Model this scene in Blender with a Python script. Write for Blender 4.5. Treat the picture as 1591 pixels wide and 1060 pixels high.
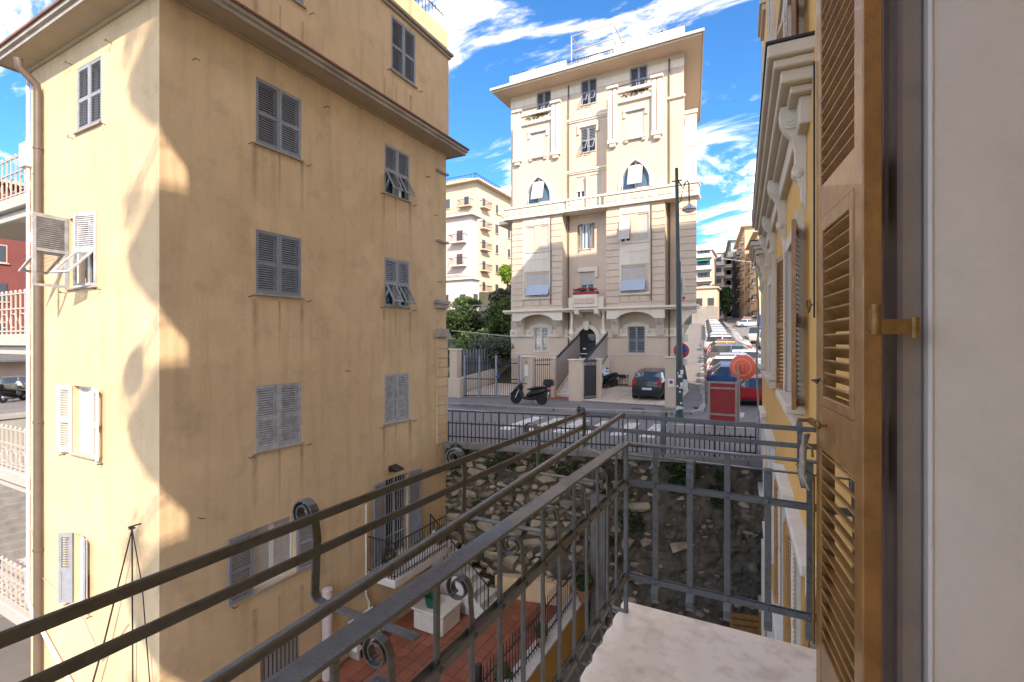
import bpy, bmesh, math, random
from mathutils import Vector, Matrix, noise as mnoise
rad = math.radians
random.seed(7)
for o in list(bpy.data.objects):
    bpy.data.objects.remove(o, do_unlink=True)
scene = bpy.context.scene
COL = scene.collection

# ---------------------------------------------------------------- camera
cam = bpy.data.cameras.new('camera')
cam.sensor_width = 36.0
cam.lens = 36.0 * 750 / 1591
cam.clip_start = 0.02
cam.clip_end = 2000
camo = bpy.data.objects.new('camera', cam)
COL.objects.link(camo)
camo.location = (0, 0, 0)
camo.rotation_euler = (rad(90), 0, rad(28.04))
scene.camera = camo

# ---------------------------------------------------------------- light
AZ, EL = 46.5, 35.0
SUN_STRENGTH, SKY_STRENGTH, EXPOSURE = 2.7, 0.15, 1.84
world = bpy.data.worlds.new('World')
scene.world = world
world.use_nodes = True
nt = world.node_tree
nt.nodes.clear()
def N(t, tree, **kw):
    n = tree.nodes.new(t)
    for k, v in kw.items():
        setattr(n, k, v)
    return n
wo = N('ShaderNodeOutputWorld', nt)
bg = N('ShaderNodeBackground', nt)
bg.inputs['Strength'].default_value = SKY_STRENGTH
sky = N('ShaderNodeTexSky', nt, sky_type='NISHITA', sun_disc=False)
sky.sun_elevation = rad(EL)
sky.sun_rotation = math.atan2(math.sin(rad(AZ)), -math.cos(rad(AZ)))
sky.air_density, sky.dust_density, sky.ozone_density = 1.0, 0.1, 2.2
tc = N('ShaderNodeTexCoord', nt)
sep = N('ShaderNodeSeparateXYZ', nt)
nt.links.new(tc.outputs['Generated'], sep.inputs[0])
zz = N('ShaderNodeMath', nt, operation='MAXIMUM'); zz.inputs[1].default_value = 0.0
nt.links.new(sep.outputs['Z'], zz.inputs[0])
za = N('ShaderNodeMath', nt, operation='ADD'); za.inputs[1].default_value = 0.30
nt.links.new(zz.outputs[0], za.inputs[0])
dx = N('ShaderNodeMath', nt, operation='DIVIDE'); dy = N('ShaderNodeMath', nt, operation='DIVIDE')
nt.links.new(sep.outputs['X'], dx.inputs[0]); nt.links.new(za.outputs[0], dx.inputs[1])
nt.links.new(sep.outputs['Y'], dy.inputs[0]); nt.links.new(za.outputs[0], dy.inputs[1])
cmb = N('ShaderNodeCombineXYZ', nt)
nt.links.new(dx.outputs[0], cmb.inputs[0]); nt.links.new(dy.outputs[0], cmb.inputs[1])
cn = N('ShaderNodeTexNoise', nt)
cn.inputs['Scale'].default_value = 2.6; cn.inputs['Detail'].default_value = 12
cn.inputs['Roughness'].default_value = 0.60; cn.inputs['Distortion'].default_value = 0.9
cmap = N('ShaderNodeMapping', nt); cmap.inputs['Scale'].default_value = (0.75, 1.25, 1); cmap.inputs['Rotation'].default_value = (0, 0, 0.5); cmap.inputs['Location'].default_value = (1.3, 6.4, 0)
nt.links.new(cmb.outputs[0], cmap.inputs['Vector'])
nt.links.new(cmap.outputs[0], cn.inputs['Vector'])
cr = N('ShaderNodeValToRGB', nt)
cr.color_ramp.elements[0].position = 0.465; cr.color_ramp.elements[0].color = (0, 0, 0, 1)
cr.color_ramp.elements[1].position = 0.90; cr.color_ramp.elements[1].color = (1, 1, 1, 1)
nt.links.new(cn.outputs['Fac'], cr.inputs[0])
tint = N('ShaderNodeMix', nt, data_type='RGBA', blend_type='MULTIPLY')
tint.inputs[0].default_value = 1.0
tint.inputs[7].default_value = (0.19, 0.39, 0.55, 1)
nt.links.new(sky.outputs[0], tint.inputs[6])
cmx = N('ShaderNodeMix', nt, data_type='RGBA')
cmx.inputs[7].default_value = (86.0, 70.0, 54.0, 1)
cpw = N('ShaderNodeMath', nt, operation='POWER'); cpw.inputs[1].default_value = 1.9
nt.links.new(cr.outputs[0], cpw.inputs[0])
nt.links.new(cpw.outputs[0], cmx.inputs[0])
nt.links.new(tint.outputs[2], cmx.inputs[6])
nt.links.new(cmx.outputs[2], bg.inputs['Color'])
nt.links.new(bg.outputs[0], wo.inputs[0])

sun = bpy.data.lights.new('sun', 'SUN')
sun.energy = SUN_STRENGTH
sun.angle = rad(0.55)
sun.color = (1.0, 0.82, 0.66)
suno = bpy.data.objects.new('sun', sun)
COL.objects.link(suno)
trav = Vector((-math.sin(rad(AZ)) * math.cos(rad(EL)), math.cos(rad(AZ)) * math.cos(rad(EL)), -math.sin(rad(EL))))
suno.rotation_euler = trav.to_track_quat('-Z', 'Y').to_euler()
suno.location = (30, -30, 40)
scene.view_settings.view_transform = 'Standard'
scene.view_settings.look = 'None'
scene.view_settings.gamma = 1
scene.view_settings.use_curve_mapping = False
scene.view_settings.exposure = EXPOSURE

# ---------------------------------------------------------------- materials
MATS = {}
def mat(name, col, rough=0.8, col2=None, nscale=3.0, namt=0.5, streak=0.0, bump=0.0, bscale=40.0, metal=0.0,
        rnd=0.0, spec=0.5, coat=0.0, stain=None, trans=0.0, emit=None, detail=5, lo=0.35, hi=0.65, blotch=0.0):
    m = bpy.data.materials.new(name)
    m.use_nodes = True
    t = m.node_tree
    b = t.nodes['Principled BSDF']
    b.inputs['Roughness'].default_value = rough
    b.inputs['Metallic'].default_value = metal
    b.inputs['Specular IOR Level'].default_value = spec
    b.inputs['Coat Weight'].default_value = coat
    geo = N('ShaderNodeNewGeometry', t)
    pos = geo.outputs['Position']
    rgb = N('ShaderNodeRGB', t); rgb.outputs[0].default_value = (*col, 1)
    cur = rgb.outputs[0]
    def nz(scale, vec=None, det=detail, rg=0.6):
        n = N('ShaderNodeTexNoise', t)
        n.inputs['Scale'].default_value = scale
        n.inputs['Detail'].default_value = det
        n.inputs['Roughness'].default_value = rg
        t.links.new(vec if vec is not None else pos, n.inputs['Vector'])
        return n.outputs['Fac']
    def ramp(f, lo, hi):
        r = N('ShaderNodeMapRange', t)
        r.inputs[1].default_value = lo; r.inputs[2].default_value = hi
        t.links.new(f, r.inputs[0])
        return r.outputs[0]
    def mix(f, a, bcol, amt=1.0, blend='MIX'):
        x = N('ShaderNodeMix', t, data_type='RGBA', blend_type=blend)
        if amt != 1.0:
            mm = N('ShaderNodeMath', t, operation='MULTIPLY'); mm.inputs[1].default_value = amt
            t.links.new(f, mm.inputs[0]); f = mm.outputs[0]
        t.links.new(f, x.inputs[0]); t.links.new(a, x.inputs[6])
        if isinstance(bcol, tuple): x.inputs[7].default_value = (*bcol, 1)
        else: t.links.new(bcol, x.inputs[7])
        return x.outputs[2]
    if col2 is not None:
        cur = mix(ramp(nz(nscale), lo, hi), cur, col2, namt)
    if blotch > 0:
        cur = mix(ramp(nz(1.7, None, 8, 0.7), 0.52, 0.74), cur, tuple(c * 0.58 for c in col), blotch)
        cur = mix(ramp(nz(0.9, None, 3, 0.5), 0.55, 0.66), cur, tuple(min(1, c * 1.16) for c in col), blotch * 0.8)
        cur = mix(ramp(nz(26, None, 4, 0.7), 0.45, 0.75), cur, tuple(c * 0.72 for c in col), blotch * 0.6)
    if streak > 0:
        mp = N('ShaderNodeMapping', t); mp.inputs['Scale'].default_value = (1, 1, 0.09)
        t.links.new(pos, mp.inputs['Vector'])
        cur = mix(ramp(nz(3.2, mp.outputs[0], 6, 0.65), 0.5, 0.75), cur, stain or tuple(c * 0.55 for c in col), streak)
    if rnd > 0:
        oi = N('ShaderNodeObjectInfo', t)
        hs = N('ShaderNodeHueSaturation', t)
        r = N('ShaderNodeMapRange', t)
        r.inputs[3].default_value = 1 - rnd; r.inputs[4].default_value = 1 + rnd
        t.links.new(oi.outputs['Random'], r.inputs[0])
        t.links.new(r.outputs[0], hs.inputs['Value'])
        t.links.new(cur, hs.inputs['Color'])
        cur = hs.outputs[0]
    t.links.new(cur, b.inputs['Base Color'])
    if bump > 0:
        bp = N('ShaderNodeBump', t)
        bp.inputs['Strength'].default_value = bump
        bp.inputs['Distance'].default_value = 0.02
        t.links.new(nz(bscale, None, 6), bp.inputs['Height'])
        t.links.new(bp.outputs[0], b.inputs['Normal'])
    if trans > 0:
        tr = N('ShaderNodeBsdfTranslucent', t)
        t.links.new(cur, tr.inputs['Color'])
        ms = N('ShaderNodeMixShader', t); ms.inputs[0].default_value = trans
        out = t.nodes['Material Output']
        t.links.new(b.outputs[0], ms.inputs[1]); t.links.new(tr.outputs[0], ms.inputs[2])
        t.links.new(ms.outputs[0], out.inputs['Surface'])
    m.diffuse_color = (*col, 1)
    MATS[name] = m
    return m

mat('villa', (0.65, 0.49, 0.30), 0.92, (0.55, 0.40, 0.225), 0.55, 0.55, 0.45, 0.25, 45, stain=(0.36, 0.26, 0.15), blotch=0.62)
mat('villa_trim', (0.42, 0.38, 0.33), 0.9, (0.25, 0.23, 0.20), 1.5, 0.7, 0.5, 0.2, 50)
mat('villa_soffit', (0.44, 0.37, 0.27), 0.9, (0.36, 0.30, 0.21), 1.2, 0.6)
mat('own', (0.66, 0.40, 0.12), 0.9, (0.58, 0.34, 0.10), 0.8, 0.5, 0.2, 0.15, 60, blotch=0.35)
mat('own_trim', (0.60, 0.54, 0.45), 0.8, (0.50, 0.44, 0.36), 2, 0.5, 0.2, 0.06, 80)
mat('cream', (0.60, 0.495, 0.385), 0.9, (0.53, 0.43, 0.33), 0.5, 0.6, 0.2, 0.1, 60, blotch=0.3)
mat('cream_trim', (0.71, 0.64, 0.54), 0.85, (0.62, 0.55, 0.45), 0.8, 0.6, 0.3, blotch=0.25)
mat('cream_soffit', (0.58, 0.47, 0.36), 0.9)
mat('shutter_grey', (0.26, 0.285, 0.325), 0.6, (0.19, 0.21, 0.245), 6, 0.7, 0.25, rnd=.13)
mat('shutter_pale', (0.45, 0.46, 0.48), 0.6, (0.25, 0.25, 0.26), 7, 0.8, 0.3, rnd=.1)
mat('shutter_white', (0.62, 0.61, 0.58), 0.6, (0.5, 0.49, 0.46), 5, 0.6)
mat('shutter_brown', (0.30, 0.150, 0.043), 0.34, (0.17, 0.080, 0.022), 9, 0.8, 0.35, 0.22, 70, coat=0.15, blotch=.45)
mat('shutter_tan', (0.40, 0.22, 0.075), 0.5, (0.30, 0.16, 0.055), 6, 0.6)
mat('blind', (0.50, 0.475, 0.43), 0.7, (0.42, 0.40, 0.36), 4, .6)
mat('blind_blue', (0.36, 0.42, 0.50), 0.6)
mat('iron', (0.115, 0.125, 0.13), 0.36, (0.06, 0.062, 0.06), 26, 0.75, 0, 0.22, 120, metal=0.35, coat=0.15, blotch=0.5, lo=.5, hi=.7)
mat('iron_black', (0.02, 0.021, 0.023), 0.5)
mat('iron_white', (0.40, 0.385, 0.35), 0.6, (0.45, 0.30, 0.2), 8, 0.35)
mat('iron_rust', (0.16, 0.10, 0.06), 0.8)
mat('brass', (0.26, 0.15, 0.045), 0.5, (0.13, 0.08, 0.03), 40, 0.7, metal=0.5)
mat('marble', (0.86, 0.79, 0.68), 0.34, (0.45, 0.37, 0.28), 9.0, 0.75, 0, 0.08, 60, detail=12, lo=0.46, hi=0.78)
mat('marble_white', (0.66, 0.64, 0.60), 0.5, (0.5, 0.48, 0.45), 4, 0.6)
mat('reveal', (0.60, 0.565, 0.52), 0.75, (0.53, 0.495, 0.455), 2.0, 0.6, 0.15, 0.15, 90, blotch=.25)
mat('mortar', (0.12, 0.10, 0.075), 0.95, (0.04, 0.034, 0.024), 3.4, 0.8, 0.25, 1.0, 18, lo=.42, hi=.62, detail=12, blotch=.9)
mat('door_frame', (0.27, 0.22, 0.18), 0.6, (0.18, 0.145, 0.12), 5, .6)
mat('stone', (0.36, 0.30, 0.215), 0.9, (0.15, 0.115, 0.08), 2.4, 0.8, 0, 0.5, 25, rnd=0.35)
mat('render_grey', (0.19, 0.18, 0.165), 0.95, (0.13, 0.115, 0.10), 2, 0.8, 0.3, 1.0, 9)
mat('coping', (0.22, 0.21, 0.2), 0.9, (0.13, 0.125, 0.115), 3, 0.7)
mat('asphalt', (0.145, 0.140, 0.138), 0.85, (0.19, 0.185, 0.18), 0.6, 0.6, 0, 0.3, 90, blotch=.5)
mat('pavement', (0.17, 0.166, 0.164), 0.9, (0.12, 0.118, 0.116), 0.8, 0.7, 0, 0.3, 60, blotch=.5)
mat('kerb', (0.30, 0.29, 0.27), 0.85, (0.2, 0.19, 0.18), 3, 0.7, rnd=0.15)
mat('paint_white', (0.58, 0.58, 0.56), 0.7, (0.2, 0.2, 0.2), 5, 0.75, lo=.45, hi=.62, detail=10)
mat('ground', (0.14, 0.13, 0.115), 0.95, (0.09, 0.085, 0.075), 0.5, 0.7)
mat('soil', (0.055, 0.06, 0.03), 0.95, (0.03, 0.04, 0.016), 0.6, 0.8)
mat('terracotta', (0.29, 0.105, 0.058), 0.7, (0.21, 0.075, 0.042), 1.6, 0.7, 0, 0.1, 40, rnd=0.14)
mat('grout', (0.25, 0.13, 0.085), 0.9)
mat('forecourt', (0.52, 0.45, 0.37), 0.8, (0.42, 0.37, 0.30), 1.2, 0.6, rnd=0.06)
mat('glass', (0.03, 0.04, 0.05), 0.06, spec=0.8)
mat('glass_blue', (0.10, 0.17, 0.24), 0.08, spec=0.8)
mat('curtain', (0.50, 0.50, 0.48), 0.8, (0.36, 0.36, 0.35), 8, 0.6)
mat('dark', (0.012, 0.012, 0.012), 0.9)
mat('frame_white', (0.72, 0.71, 0.68), 0.5)
mat('pipe_brown', (0.10, 0.075, 0.06), 0.5, (0.13, 0.1, 0.085), 3, 0.5)
mat('pipe_white', (0.66, 0.63, 0.57), 0.6, (0.5, 0.44, 0.36), 4, 0.5)
mat('pipe_pink', (0.56, 0.48, 0.46), 0.7, (0.45, 0.37, 0.35), 5, 0.5)
mat('black_plastic', (0.012, 0.012, 0.013), 0.35)
mat('seat_black', (0.016, 0.016, 0.017), 0.6)
mat('rubber', (0.015, 0.015, 0.016), 0.85)
mat('alloy', (0.45, 0.46, 0.47), 0.35, metal=0.8)
mat('light_red', (0.45, 0.02, 0.025), 0.2, spec=0.7)
mat('light_clear', (0.7, 0.72, 0.74), 0.15, spec=0.8)
mat('plate', (0.55, 0.62, 0.72), 0.5)
mat('plate_blue', (0.05, 0.13, 0.5), 0.5)
for n, c in {'black': (0.012, 0.012, 0.013), 'red': (0.42, 0.012, 0.02), 'blue': (0.012, 0.07, 0.26), 'white': (0.66, 0.67, 0.67),
             'silver': (0.42, 0.43, 0.44), 'grey': (0.14, 0.145, 0.15), 'navy': (0.02, 0.035, 0.08), 'yellow': (0.62, 0.42, 0.04),
             'beige': (0.45, 0.42, 0.36), 'lightblue': (0.20, 0.36, 0.52), 'dark_red': (0.20, 0.015, 0.02)}.items():
    mat('car_' + n, tuple(x * .82 for x in c), 0.3, coat=0.5, metal=0.25 if n in ('silver', 'grey') else 0.0)
mat('orange', (0.78, 0.15, 0.075), 0.5)
mat('orange_light', (0.82, 0.30, 0.22), 0.5)
mat('board_red', (0.30, 0.022, 0.025), 0.6, (0.22, 0.018, 0.02), 4, 0.5)
mat('wood_grey', (0.34, 0.29, 0.25), 0.8, (0.24, 0.2, 0.17), 8, 0.6)
mat('pole_green', (0.035, 0.055, 0.055), 0.5)
mat('sign_red', (0.55, 0.02, 0.03), 0.5)
mat('sign_blue', (0.02, 0.09, 0.42), 0.5)
mat('tarp_blue', (0.015, 0.09, 0.46), 0.6)
mat('leaf_dark', (0.026, 0.05, 0.016), 0.55, (0.075, 0.12, 0.03), 7, 0.8, trans=0.3)  # noise paints some leaves lighter, as if lit among dark ones
mat('leaf_mid', (0.05, 0.09, 0.02), 0.55, (0.13, 0.17, 0.035), 6, 0.8, trans=0.3)  # lighter noise colour stands in for lit leaves here too
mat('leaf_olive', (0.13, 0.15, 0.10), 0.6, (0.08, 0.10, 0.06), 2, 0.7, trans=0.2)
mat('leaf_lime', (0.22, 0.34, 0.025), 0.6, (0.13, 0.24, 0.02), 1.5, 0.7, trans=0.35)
mat('leaf_brown', (0.075, 0.06, 0.03), 0.6, (0.06, 0.09, 0.03), 1.5, 0.7, trans=0.2)
mat('ivy', (0.035, 0.062, 0.018), 0.6, (0.02, 0.036, 0.011), 2, 0.7, trans=0.15)
mat('flower', (0.5, 0.03, 0.05), 0.6)
mat('bark', (0.07, 0.05, 0.035), 0.9)
mat('pot', (0.36, 0.15, 0.08), 0.8, (0.27, 0.11, 0.06), 10, 0.6)
mat('pot_white', (0.6, 0.58, 0.53), 0.7)
mat('green_plastic', (0.01, 0.10, 0.055), 0.5)
mat('yellow_plastic', (0.6, 0.5, 0.03), 0.5)
mat('bld_cream', (0.60, 0.46, 0.33), 0.9, (0.5, 0.38, 0.27), 0.3, 0.5)
mat('bld_pink', (0.62, 0.50, 0.45), 0.9, (0.54, 0.42, 0.38), 0.3, 0.5)
mat('bld_pale', (0.62, 0.57, 0.5), 0.9, (0.54, 0.48, 0.42), 0.3, 0.5)
mat('bld_ochre', (0.60, 0.40, 0.22), 0.9, (0.5, 0.32, 0.17), 0.3, 0.5)
mat('bld_yellow', (0.66, 0.46, 0.23), 0.9, (0.56, 0.38, 0.18), 0.3, 0.5)
mat('bld_grey', (0.34, 0.36, 0.37), 0.9, (0.25, 0.27, 0.28), 0.3, 0.5)
mat('bld_stone', (0.30, 0.28, 0.25), 0.9, (0.2, 0.19, 0.17), 0.6, 0.7)
mat('bld_red', (0.17, 0.05, 0.042), 0.9, (0.13, 0.04, 0.034), 0.5, 0.5)
mat('bld_salmon', (0.55, 0.36, 0.28), 0.9)
mat('roof_tile', (0.22, 0.10, 0.07), 0.9, (0.15, 0.08, 0.06), 2, 0.6)
mat('win_dark', (0.05, 0.06, 0.07), 0.25)
mat('win_grey', (0.30, 0.32, 0.34), 0.6)
mat('win_brown', (0.16, 0.07, 0.045), 0.7)
mat('awning_green', (0.04, 0.30, 0.22), 0.7)
mat('cable', (0.02, 0.02, 0.02), 0.6)
mat('cable_light', (0.5, 0.5, 0.48), 0.6)
mat('rag', (0.33, 0.29, 0.23), 0.95, (0.2, 0.17, 0.13), 30, 0.8)
mat('helmet', (0.45, 0.52, 0.55), 0.25, coat=0.4)
mat('grate', (0.10, 0.11, 0.12), 0.6, (0.06, 0.07, 0.075), 6, 0.6)

def sill_stains(name):
    # rain streaks that run down the render from the ends of the window sills of the wide face
    t = MATS[name].node_tree; b = t.nodes['Principled BSDF']
    src = b.inputs['Base Color'].links[0].from_socket
    geo = N('ShaderNodeNewGeometry', t); sp_ = N('ShaderNodeSeparateXYZ', t); t.links.new(geo.outputs['Position'], sp_.inputs[0])
    def M_(op, a, b_=None, c=None):
        n = N('ShaderNodeMath', t, operation=op)
        for i, v in enumerate((a, b_, c)):
            if v is None: continue
            if isinstance(v, (int, float)): n.inputs[i].default_value = v
            else: t.links.new(v, n.inputs[i])
        return n.outputs[0]
    cols = None
    for c, w_ in ((6.33, .10), (7.47, .07), (10.13, .07), (11.23, .10), (6.9, .04), (10.6, .035)):
        d = M_('SUBTRACT', 1.0, M_('DIVIDE', M_('ABSOLUTE', M_('SUBTRACT', sp_.outputs['Y'], c)), w_))
        d = M_('MAXIMUM', d, 0.0)
        cols = d if cols is None else M_('MAXIMUM', cols, d)
    fr = M_('FRACT', M_('DIVIDE', M_('SUBTRACT', 4.08, sp_.outputs['Z']), 3.215))
    run = M_('MAXIMUM', M_('SUBTRACT', 1.0, M_('MULTIPLY', fr, 2.3)), 0.0)
    nzn = N('ShaderNodeTexNoise', t); nzn.inputs['Scale'].default_value = 4; t.links.new(geo.outputs['Position'], nzn.inputs['Vector'])
    face = M_('GREATER_THAN', sp_.outputs['X'], -9.5)
    fac = M_('MULTIPLY', M_('MULTIPLY', M_('MULTIPLY', cols, run), face), M_('MULTIPLY', nzn.outputs['Fac'], 1.15))
    mx = N('ShaderNodeMix', t, data_type='RGBA'); t.links.new(fac, mx.inputs[0]); t.links.new(src, mx.inputs[6]); mx.inputs[7].default_value = (.17, .125, .085, 1)
    t.links.new(mx.outputs[2], b.inputs['Base Color'])
sill_stains('villa')
# ---------------------------------------------------------------- mesh helpers
class MB:
    def __init__(s):
        s.v = []; s.f = []
    def quad(s, a, b, c, d):
        n = len(s.v); s.v += [a, b, c, d]; s.f.append((n, n + 1, n + 2, n + 3)); return s
    def tri(s, a, b, c):
        n = len(s.v); s.v += [a, b, c]; s.f.append((n, n + 1, n + 2)); return s
    def box(s, x0, x1, y0, y1, z0, z1):
        n = len(s.v)
        s.v += [(x, y, z) for z in (z0, z1) for (x, y) in ((x0, y0), (x1, y0), (x1, y1), (x0, y1))]
        s.f += [tuple(n + i for i in q) for q in ((3, 2, 1, 0), (4, 5, 6, 7), (0, 1, 5, 4), (1, 2, 6, 5), (2, 3, 7, 6), (3, 0, 4, 7))]
        return s
    def bar(s, p, q, w, h, up=(0, 0, 1)):
        p, q = Vector(p), Vector(q); d = (q - p).normalized(); up = Vector(up)
        if abs(d.dot(up)) > 0.98: up = Vector((1, 0, 0))
        r = d.cross(up).normalized(); u = r.cross(d).normalized()
        n = len(s.v)
        for c in (p, q):
            for (a, b) in ((-1, -1), (1, -1), (1, 1), (-1, 1)):
                s.v.append(tuple(c + r * (a * w / 2) + u * (b * h / 2)))
        s.f += [tuple(n + i for i in k) for k in ((3, 2, 1, 0), (4, 5, 6, 7), (0, 1, 5, 4), (1, 2, 6, 5), (2, 3, 7, 6), (3, 0, 4, 7))]
        return s
    def prism(s, pts, fn, h0, h1):
        n = len(s.v); k = len(pts)
        s.v += [tuple(fn(a, b, h0)) for a, b in pts] + [tuple(fn(a, b, h1)) for a, b in pts]
        s.f.append(tuple(n + i for i in range(k))[::-1]); s.f.append(tuple(n + k + i for i in range(k)))
        for i in range(k):
            j = (i + 1) % k; s.f.append((n + i, n + j, n + k + j, n + k + i))
        return s
    def tube(s, pts, r, n=8, caps=True):
        pts = [Vector(p) for p in pts]; rs = r if isinstance(r, (list, tuple)) else [r] * len(pts)
        base = len(s.v); ref = None
        for i, p in enumerate(pts):
            d = (pts[min(i + 1, len(pts) - 1)] - pts[max(i - 1, 0)]).normalized()
            if ref is None:
                ref = Vector((0, 0, 1)) if abs(d.z) < 0.9 else Vector((1, 0, 0))
            a = d.cross(ref).normalized(); b = a.cross(d).normalized(); ref = b
            for k in range(n):
                t = 2 * math.pi * k / n
                s.v.append(tuple(p + (a * math.cos(t) + b * math.sin(t)) * rs[i]))
        for i in range(len(pts) - 1):
            for k in range(n):
                k2 = (k + 1) % n
                s.f.append((base + i * n + k, base + i * n + k2, base + (i + 1) * n + k2, base + (i + 1) * n + k))
        if caps:
            s.f.append(tuple(base + k for k in range(n))[::-1])
            s.f.append(tuple(base + (len(pts) - 1) * n + k for k in range(n)))
        return s
    def strip(s, pts, wv, th):
        pts = [Vector(p) for p in pts]; wv = Vector(wv); base = len(s.v)
        for i, p in enumerate(pts):
            d = (pts[min(i + 1, len(pts) - 1)] - pts[max(i - 1, 0)]).normalized()
            nn = d.cross(wv).normalized() * (th / 2)
            for q in (p - wv / 2 - nn, p + wv / 2 - nn, p + wv / 2 + nn, p - wv / 2 + nn):
                s.v.append(tuple(q))
        for i in range(len(pts) - 1):
            for k in range(4):
                k2 = (k + 1) % 4
                s.f.append((base + i * 4 + k, base + i * 4 + k2, base + i * 4 + 4 + k2, base + i * 4 + 4 + k))
        s.f.append((base, base + 3, base + 2, base + 1)); e = base + (len(pts) - 1) * 4
        s.f.append((e, e + 1, e + 2, e + 3))
        return s
    def lathe(s, prof, n=16, c=(0, 0, 0), ax=None):
        M = ax or Matrix.Identity(3); base = len(s.v); c = Vector(c)
        for r, z in prof:
            for k in range(n):
                t = 2 * math.pi * k / n
                s.v.append(tuple(c + M @ Vector((r * math.cos(t), r * math.sin(t), z))))
        for i in range(len(prof) - 1):
            for k in range(n):
                k2 = (k + 1) % n
                s.f.append((base + i * n + k, base + i * n + k2, base + (i + 1) * n + k2, base + (i + 1) * n + k))
        s.f.append(tuple(base + k for k in range(n))[::-1]); e = base + (len(prof) - 1) * n
        s.f.append(tuple(e + k for k in range(n)))
        return s
    def hull(s, pts):
        bm = bmesh.new()
        for p in pts: bm.verts.new(p)
        r = bmesh.ops.convex_hull(bm, input=bm.verts)
        bmesh.ops.delete(bm, geom=list({g for g in r['geom_interior'] if isinstance(g, bmesh.types.BMVert)}), context='VERTS')
        n = len(s.v); bm.verts.index_update()
        s.v += [tuple(v.co) for v in bm.verts]
        s.f += [tuple(n + v.index for v in f.verts) for f in bm.faces]
        bm.free(); return s
    def xf(s, M, start=0):
        s.v[start:] = [tuple(M @ Vector(p)) for p in s.v[start:]]; return s
    def mesh(s, name, bevel=0.0, smooth=None, Minv=None):
        me = bpy.data.meshes.new(name)
        vs = s.v if Minv is None else [tuple(Minv @ Vector(p)) for p in s.v]
        me.from_pydata(vs, [], s.f)
        bm = bmesh.new(); bm.from_mesh(me)
        bmesh.ops.recalc_face_normals(bm, faces=bm.faces)
        if bevel > 0:
            es = [e for e in bm.edges if len(e.link_faces) == 2 and e.calc_face_angle(0) > rad(35)]
            bmesh.ops.bevel(bm, geom=es, offset=bevel, segments=1, affect='EDGES', clamp_overlap=True)
        bm.to_mesh(me); bm.free()
        if smooth:
            me.shade_smooth(); me.set_sharp_from_angle(angle=rad(smooth))
        return me

MW = {}
def thing(name, label, cat, loc=(0, 0, 0), rotz=0.0, group=None):
    o = bpy.data.objects.new(name, None)
    o.empty_display_size = 0.2
    COL.objects.link(o)
    o.location = loc; o.rotation_euler = (0, 0, rotz)
    MW[o] = Matrix.Translation(loc) @ Matrix.Rotation(rotz, 4, 'Z')
    o['label'] = label; o['category'] = cat
    if group: o['group'] = group
    return o
def setmat(o, m):
    if not o.data.materials: o.data.materials.append(None)
    o.material_slots[0].link = 'OBJECT'
    o.material_slots[0].material = MATS[m]
def inst(name, me, m, parent, M, label=None, kind=None):
    o = bpy.data.objects.new(name, me); COL.objects.link(o); setmat(o, m)
    if parent is not None:
        o.parent = parent
        o.matrix_basis = MW[parent].inverted() @ M
    else:
        o.matrix_basis = M
    MW[o] = M
    if label: o['label'] = label
    if kind: o['kind'] = kind
    return o
def part(name, mb, m, parent, bevel=0.0, smooth=None, label=None, kind=None):
    P = MW[parent]
    return inst(name, mb.mesh(name, bevel, smooth, P.inverted()), m, parent, P, label, kind)
def solo(name, mb, m, label, cat, base, group=None, bevel=0.0, smooth=None, kind=None):
    M = Matrix.Translation(base)
    o = inst(name, mb.mesh(name, bevel, smooth, M.inverted()), m, None, M)
    o['label'] = label; o['category'] = cat
    if group: o['group'] = group
    if kind: o['kind'] = kind
    return o
def struct(name, mb, m, label=None, smooth=None, kind='structure'):
    o = inst(name, mb.mesh(name, 0, smooth), m, None, Matrix.Identity(4))
    o['kind'] = kind
    if label: o['label'] = label
    return o
def frame(x, y, rotz):      # facade frame: local x to the right as seen from outside, local y inward, z up
    return Matrix.Translation((x, y, 0)) @ Matrix.Rotation(rotz, 4, 'Z')
def wall_mb(a0, a1, z0, z1, holes, depth, mb=None):
    mb = mb or MB()
    A = sorted({a0, a1, *[h[0] for h in holes], *[h[1] for h in holes]})
    Z = sorted({z0, z1, *[h[2] for h in holes], *[h[3] for h in holes]})
    A = [a for a in A if a0 <= a <= a1]; Z = [z for z in Z if z0 <= z <= z1]
    for i in range(len(A) - 1):
        for j in range(len(Z) - 1):
            ca, cz = (A[i] + A[i + 1]) / 2, (Z[j] + Z[j + 1]) / 2
            if any(h[0] < ca < h[1] and h[2] < cz < h[3] for h in holes): continue
            mb.quad((A[i], 0, Z[j]), (A[i + 1], 0, Z[j]), (A[i + 1], 0, Z[j + 1]), (A[i], 0, Z[j + 1]))
    for (b0, b1, y0, y1) in holes:
        d = depth
        mb.quad((b0, 0, y0), (b0, d, y0), (b0, d, y1), (b0, 0, y1)); mb.quad((b1, 0, y0), (b1, 0, y1), (b1, d, y1), (b1, d, y0))
        mb.quad((b0, 0, y0), (b1, 0, y0), (b1, d, y0), (b0, d, y0)); mb.quad((b0, 0, y1), (b0, d, y1), (b1, d, y1), (b1, 0, y1))
        mb.quad((b0, d, y0), (b1, d, y0), (b1, d, y1), (b0, d, y1))
    return mb

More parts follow.
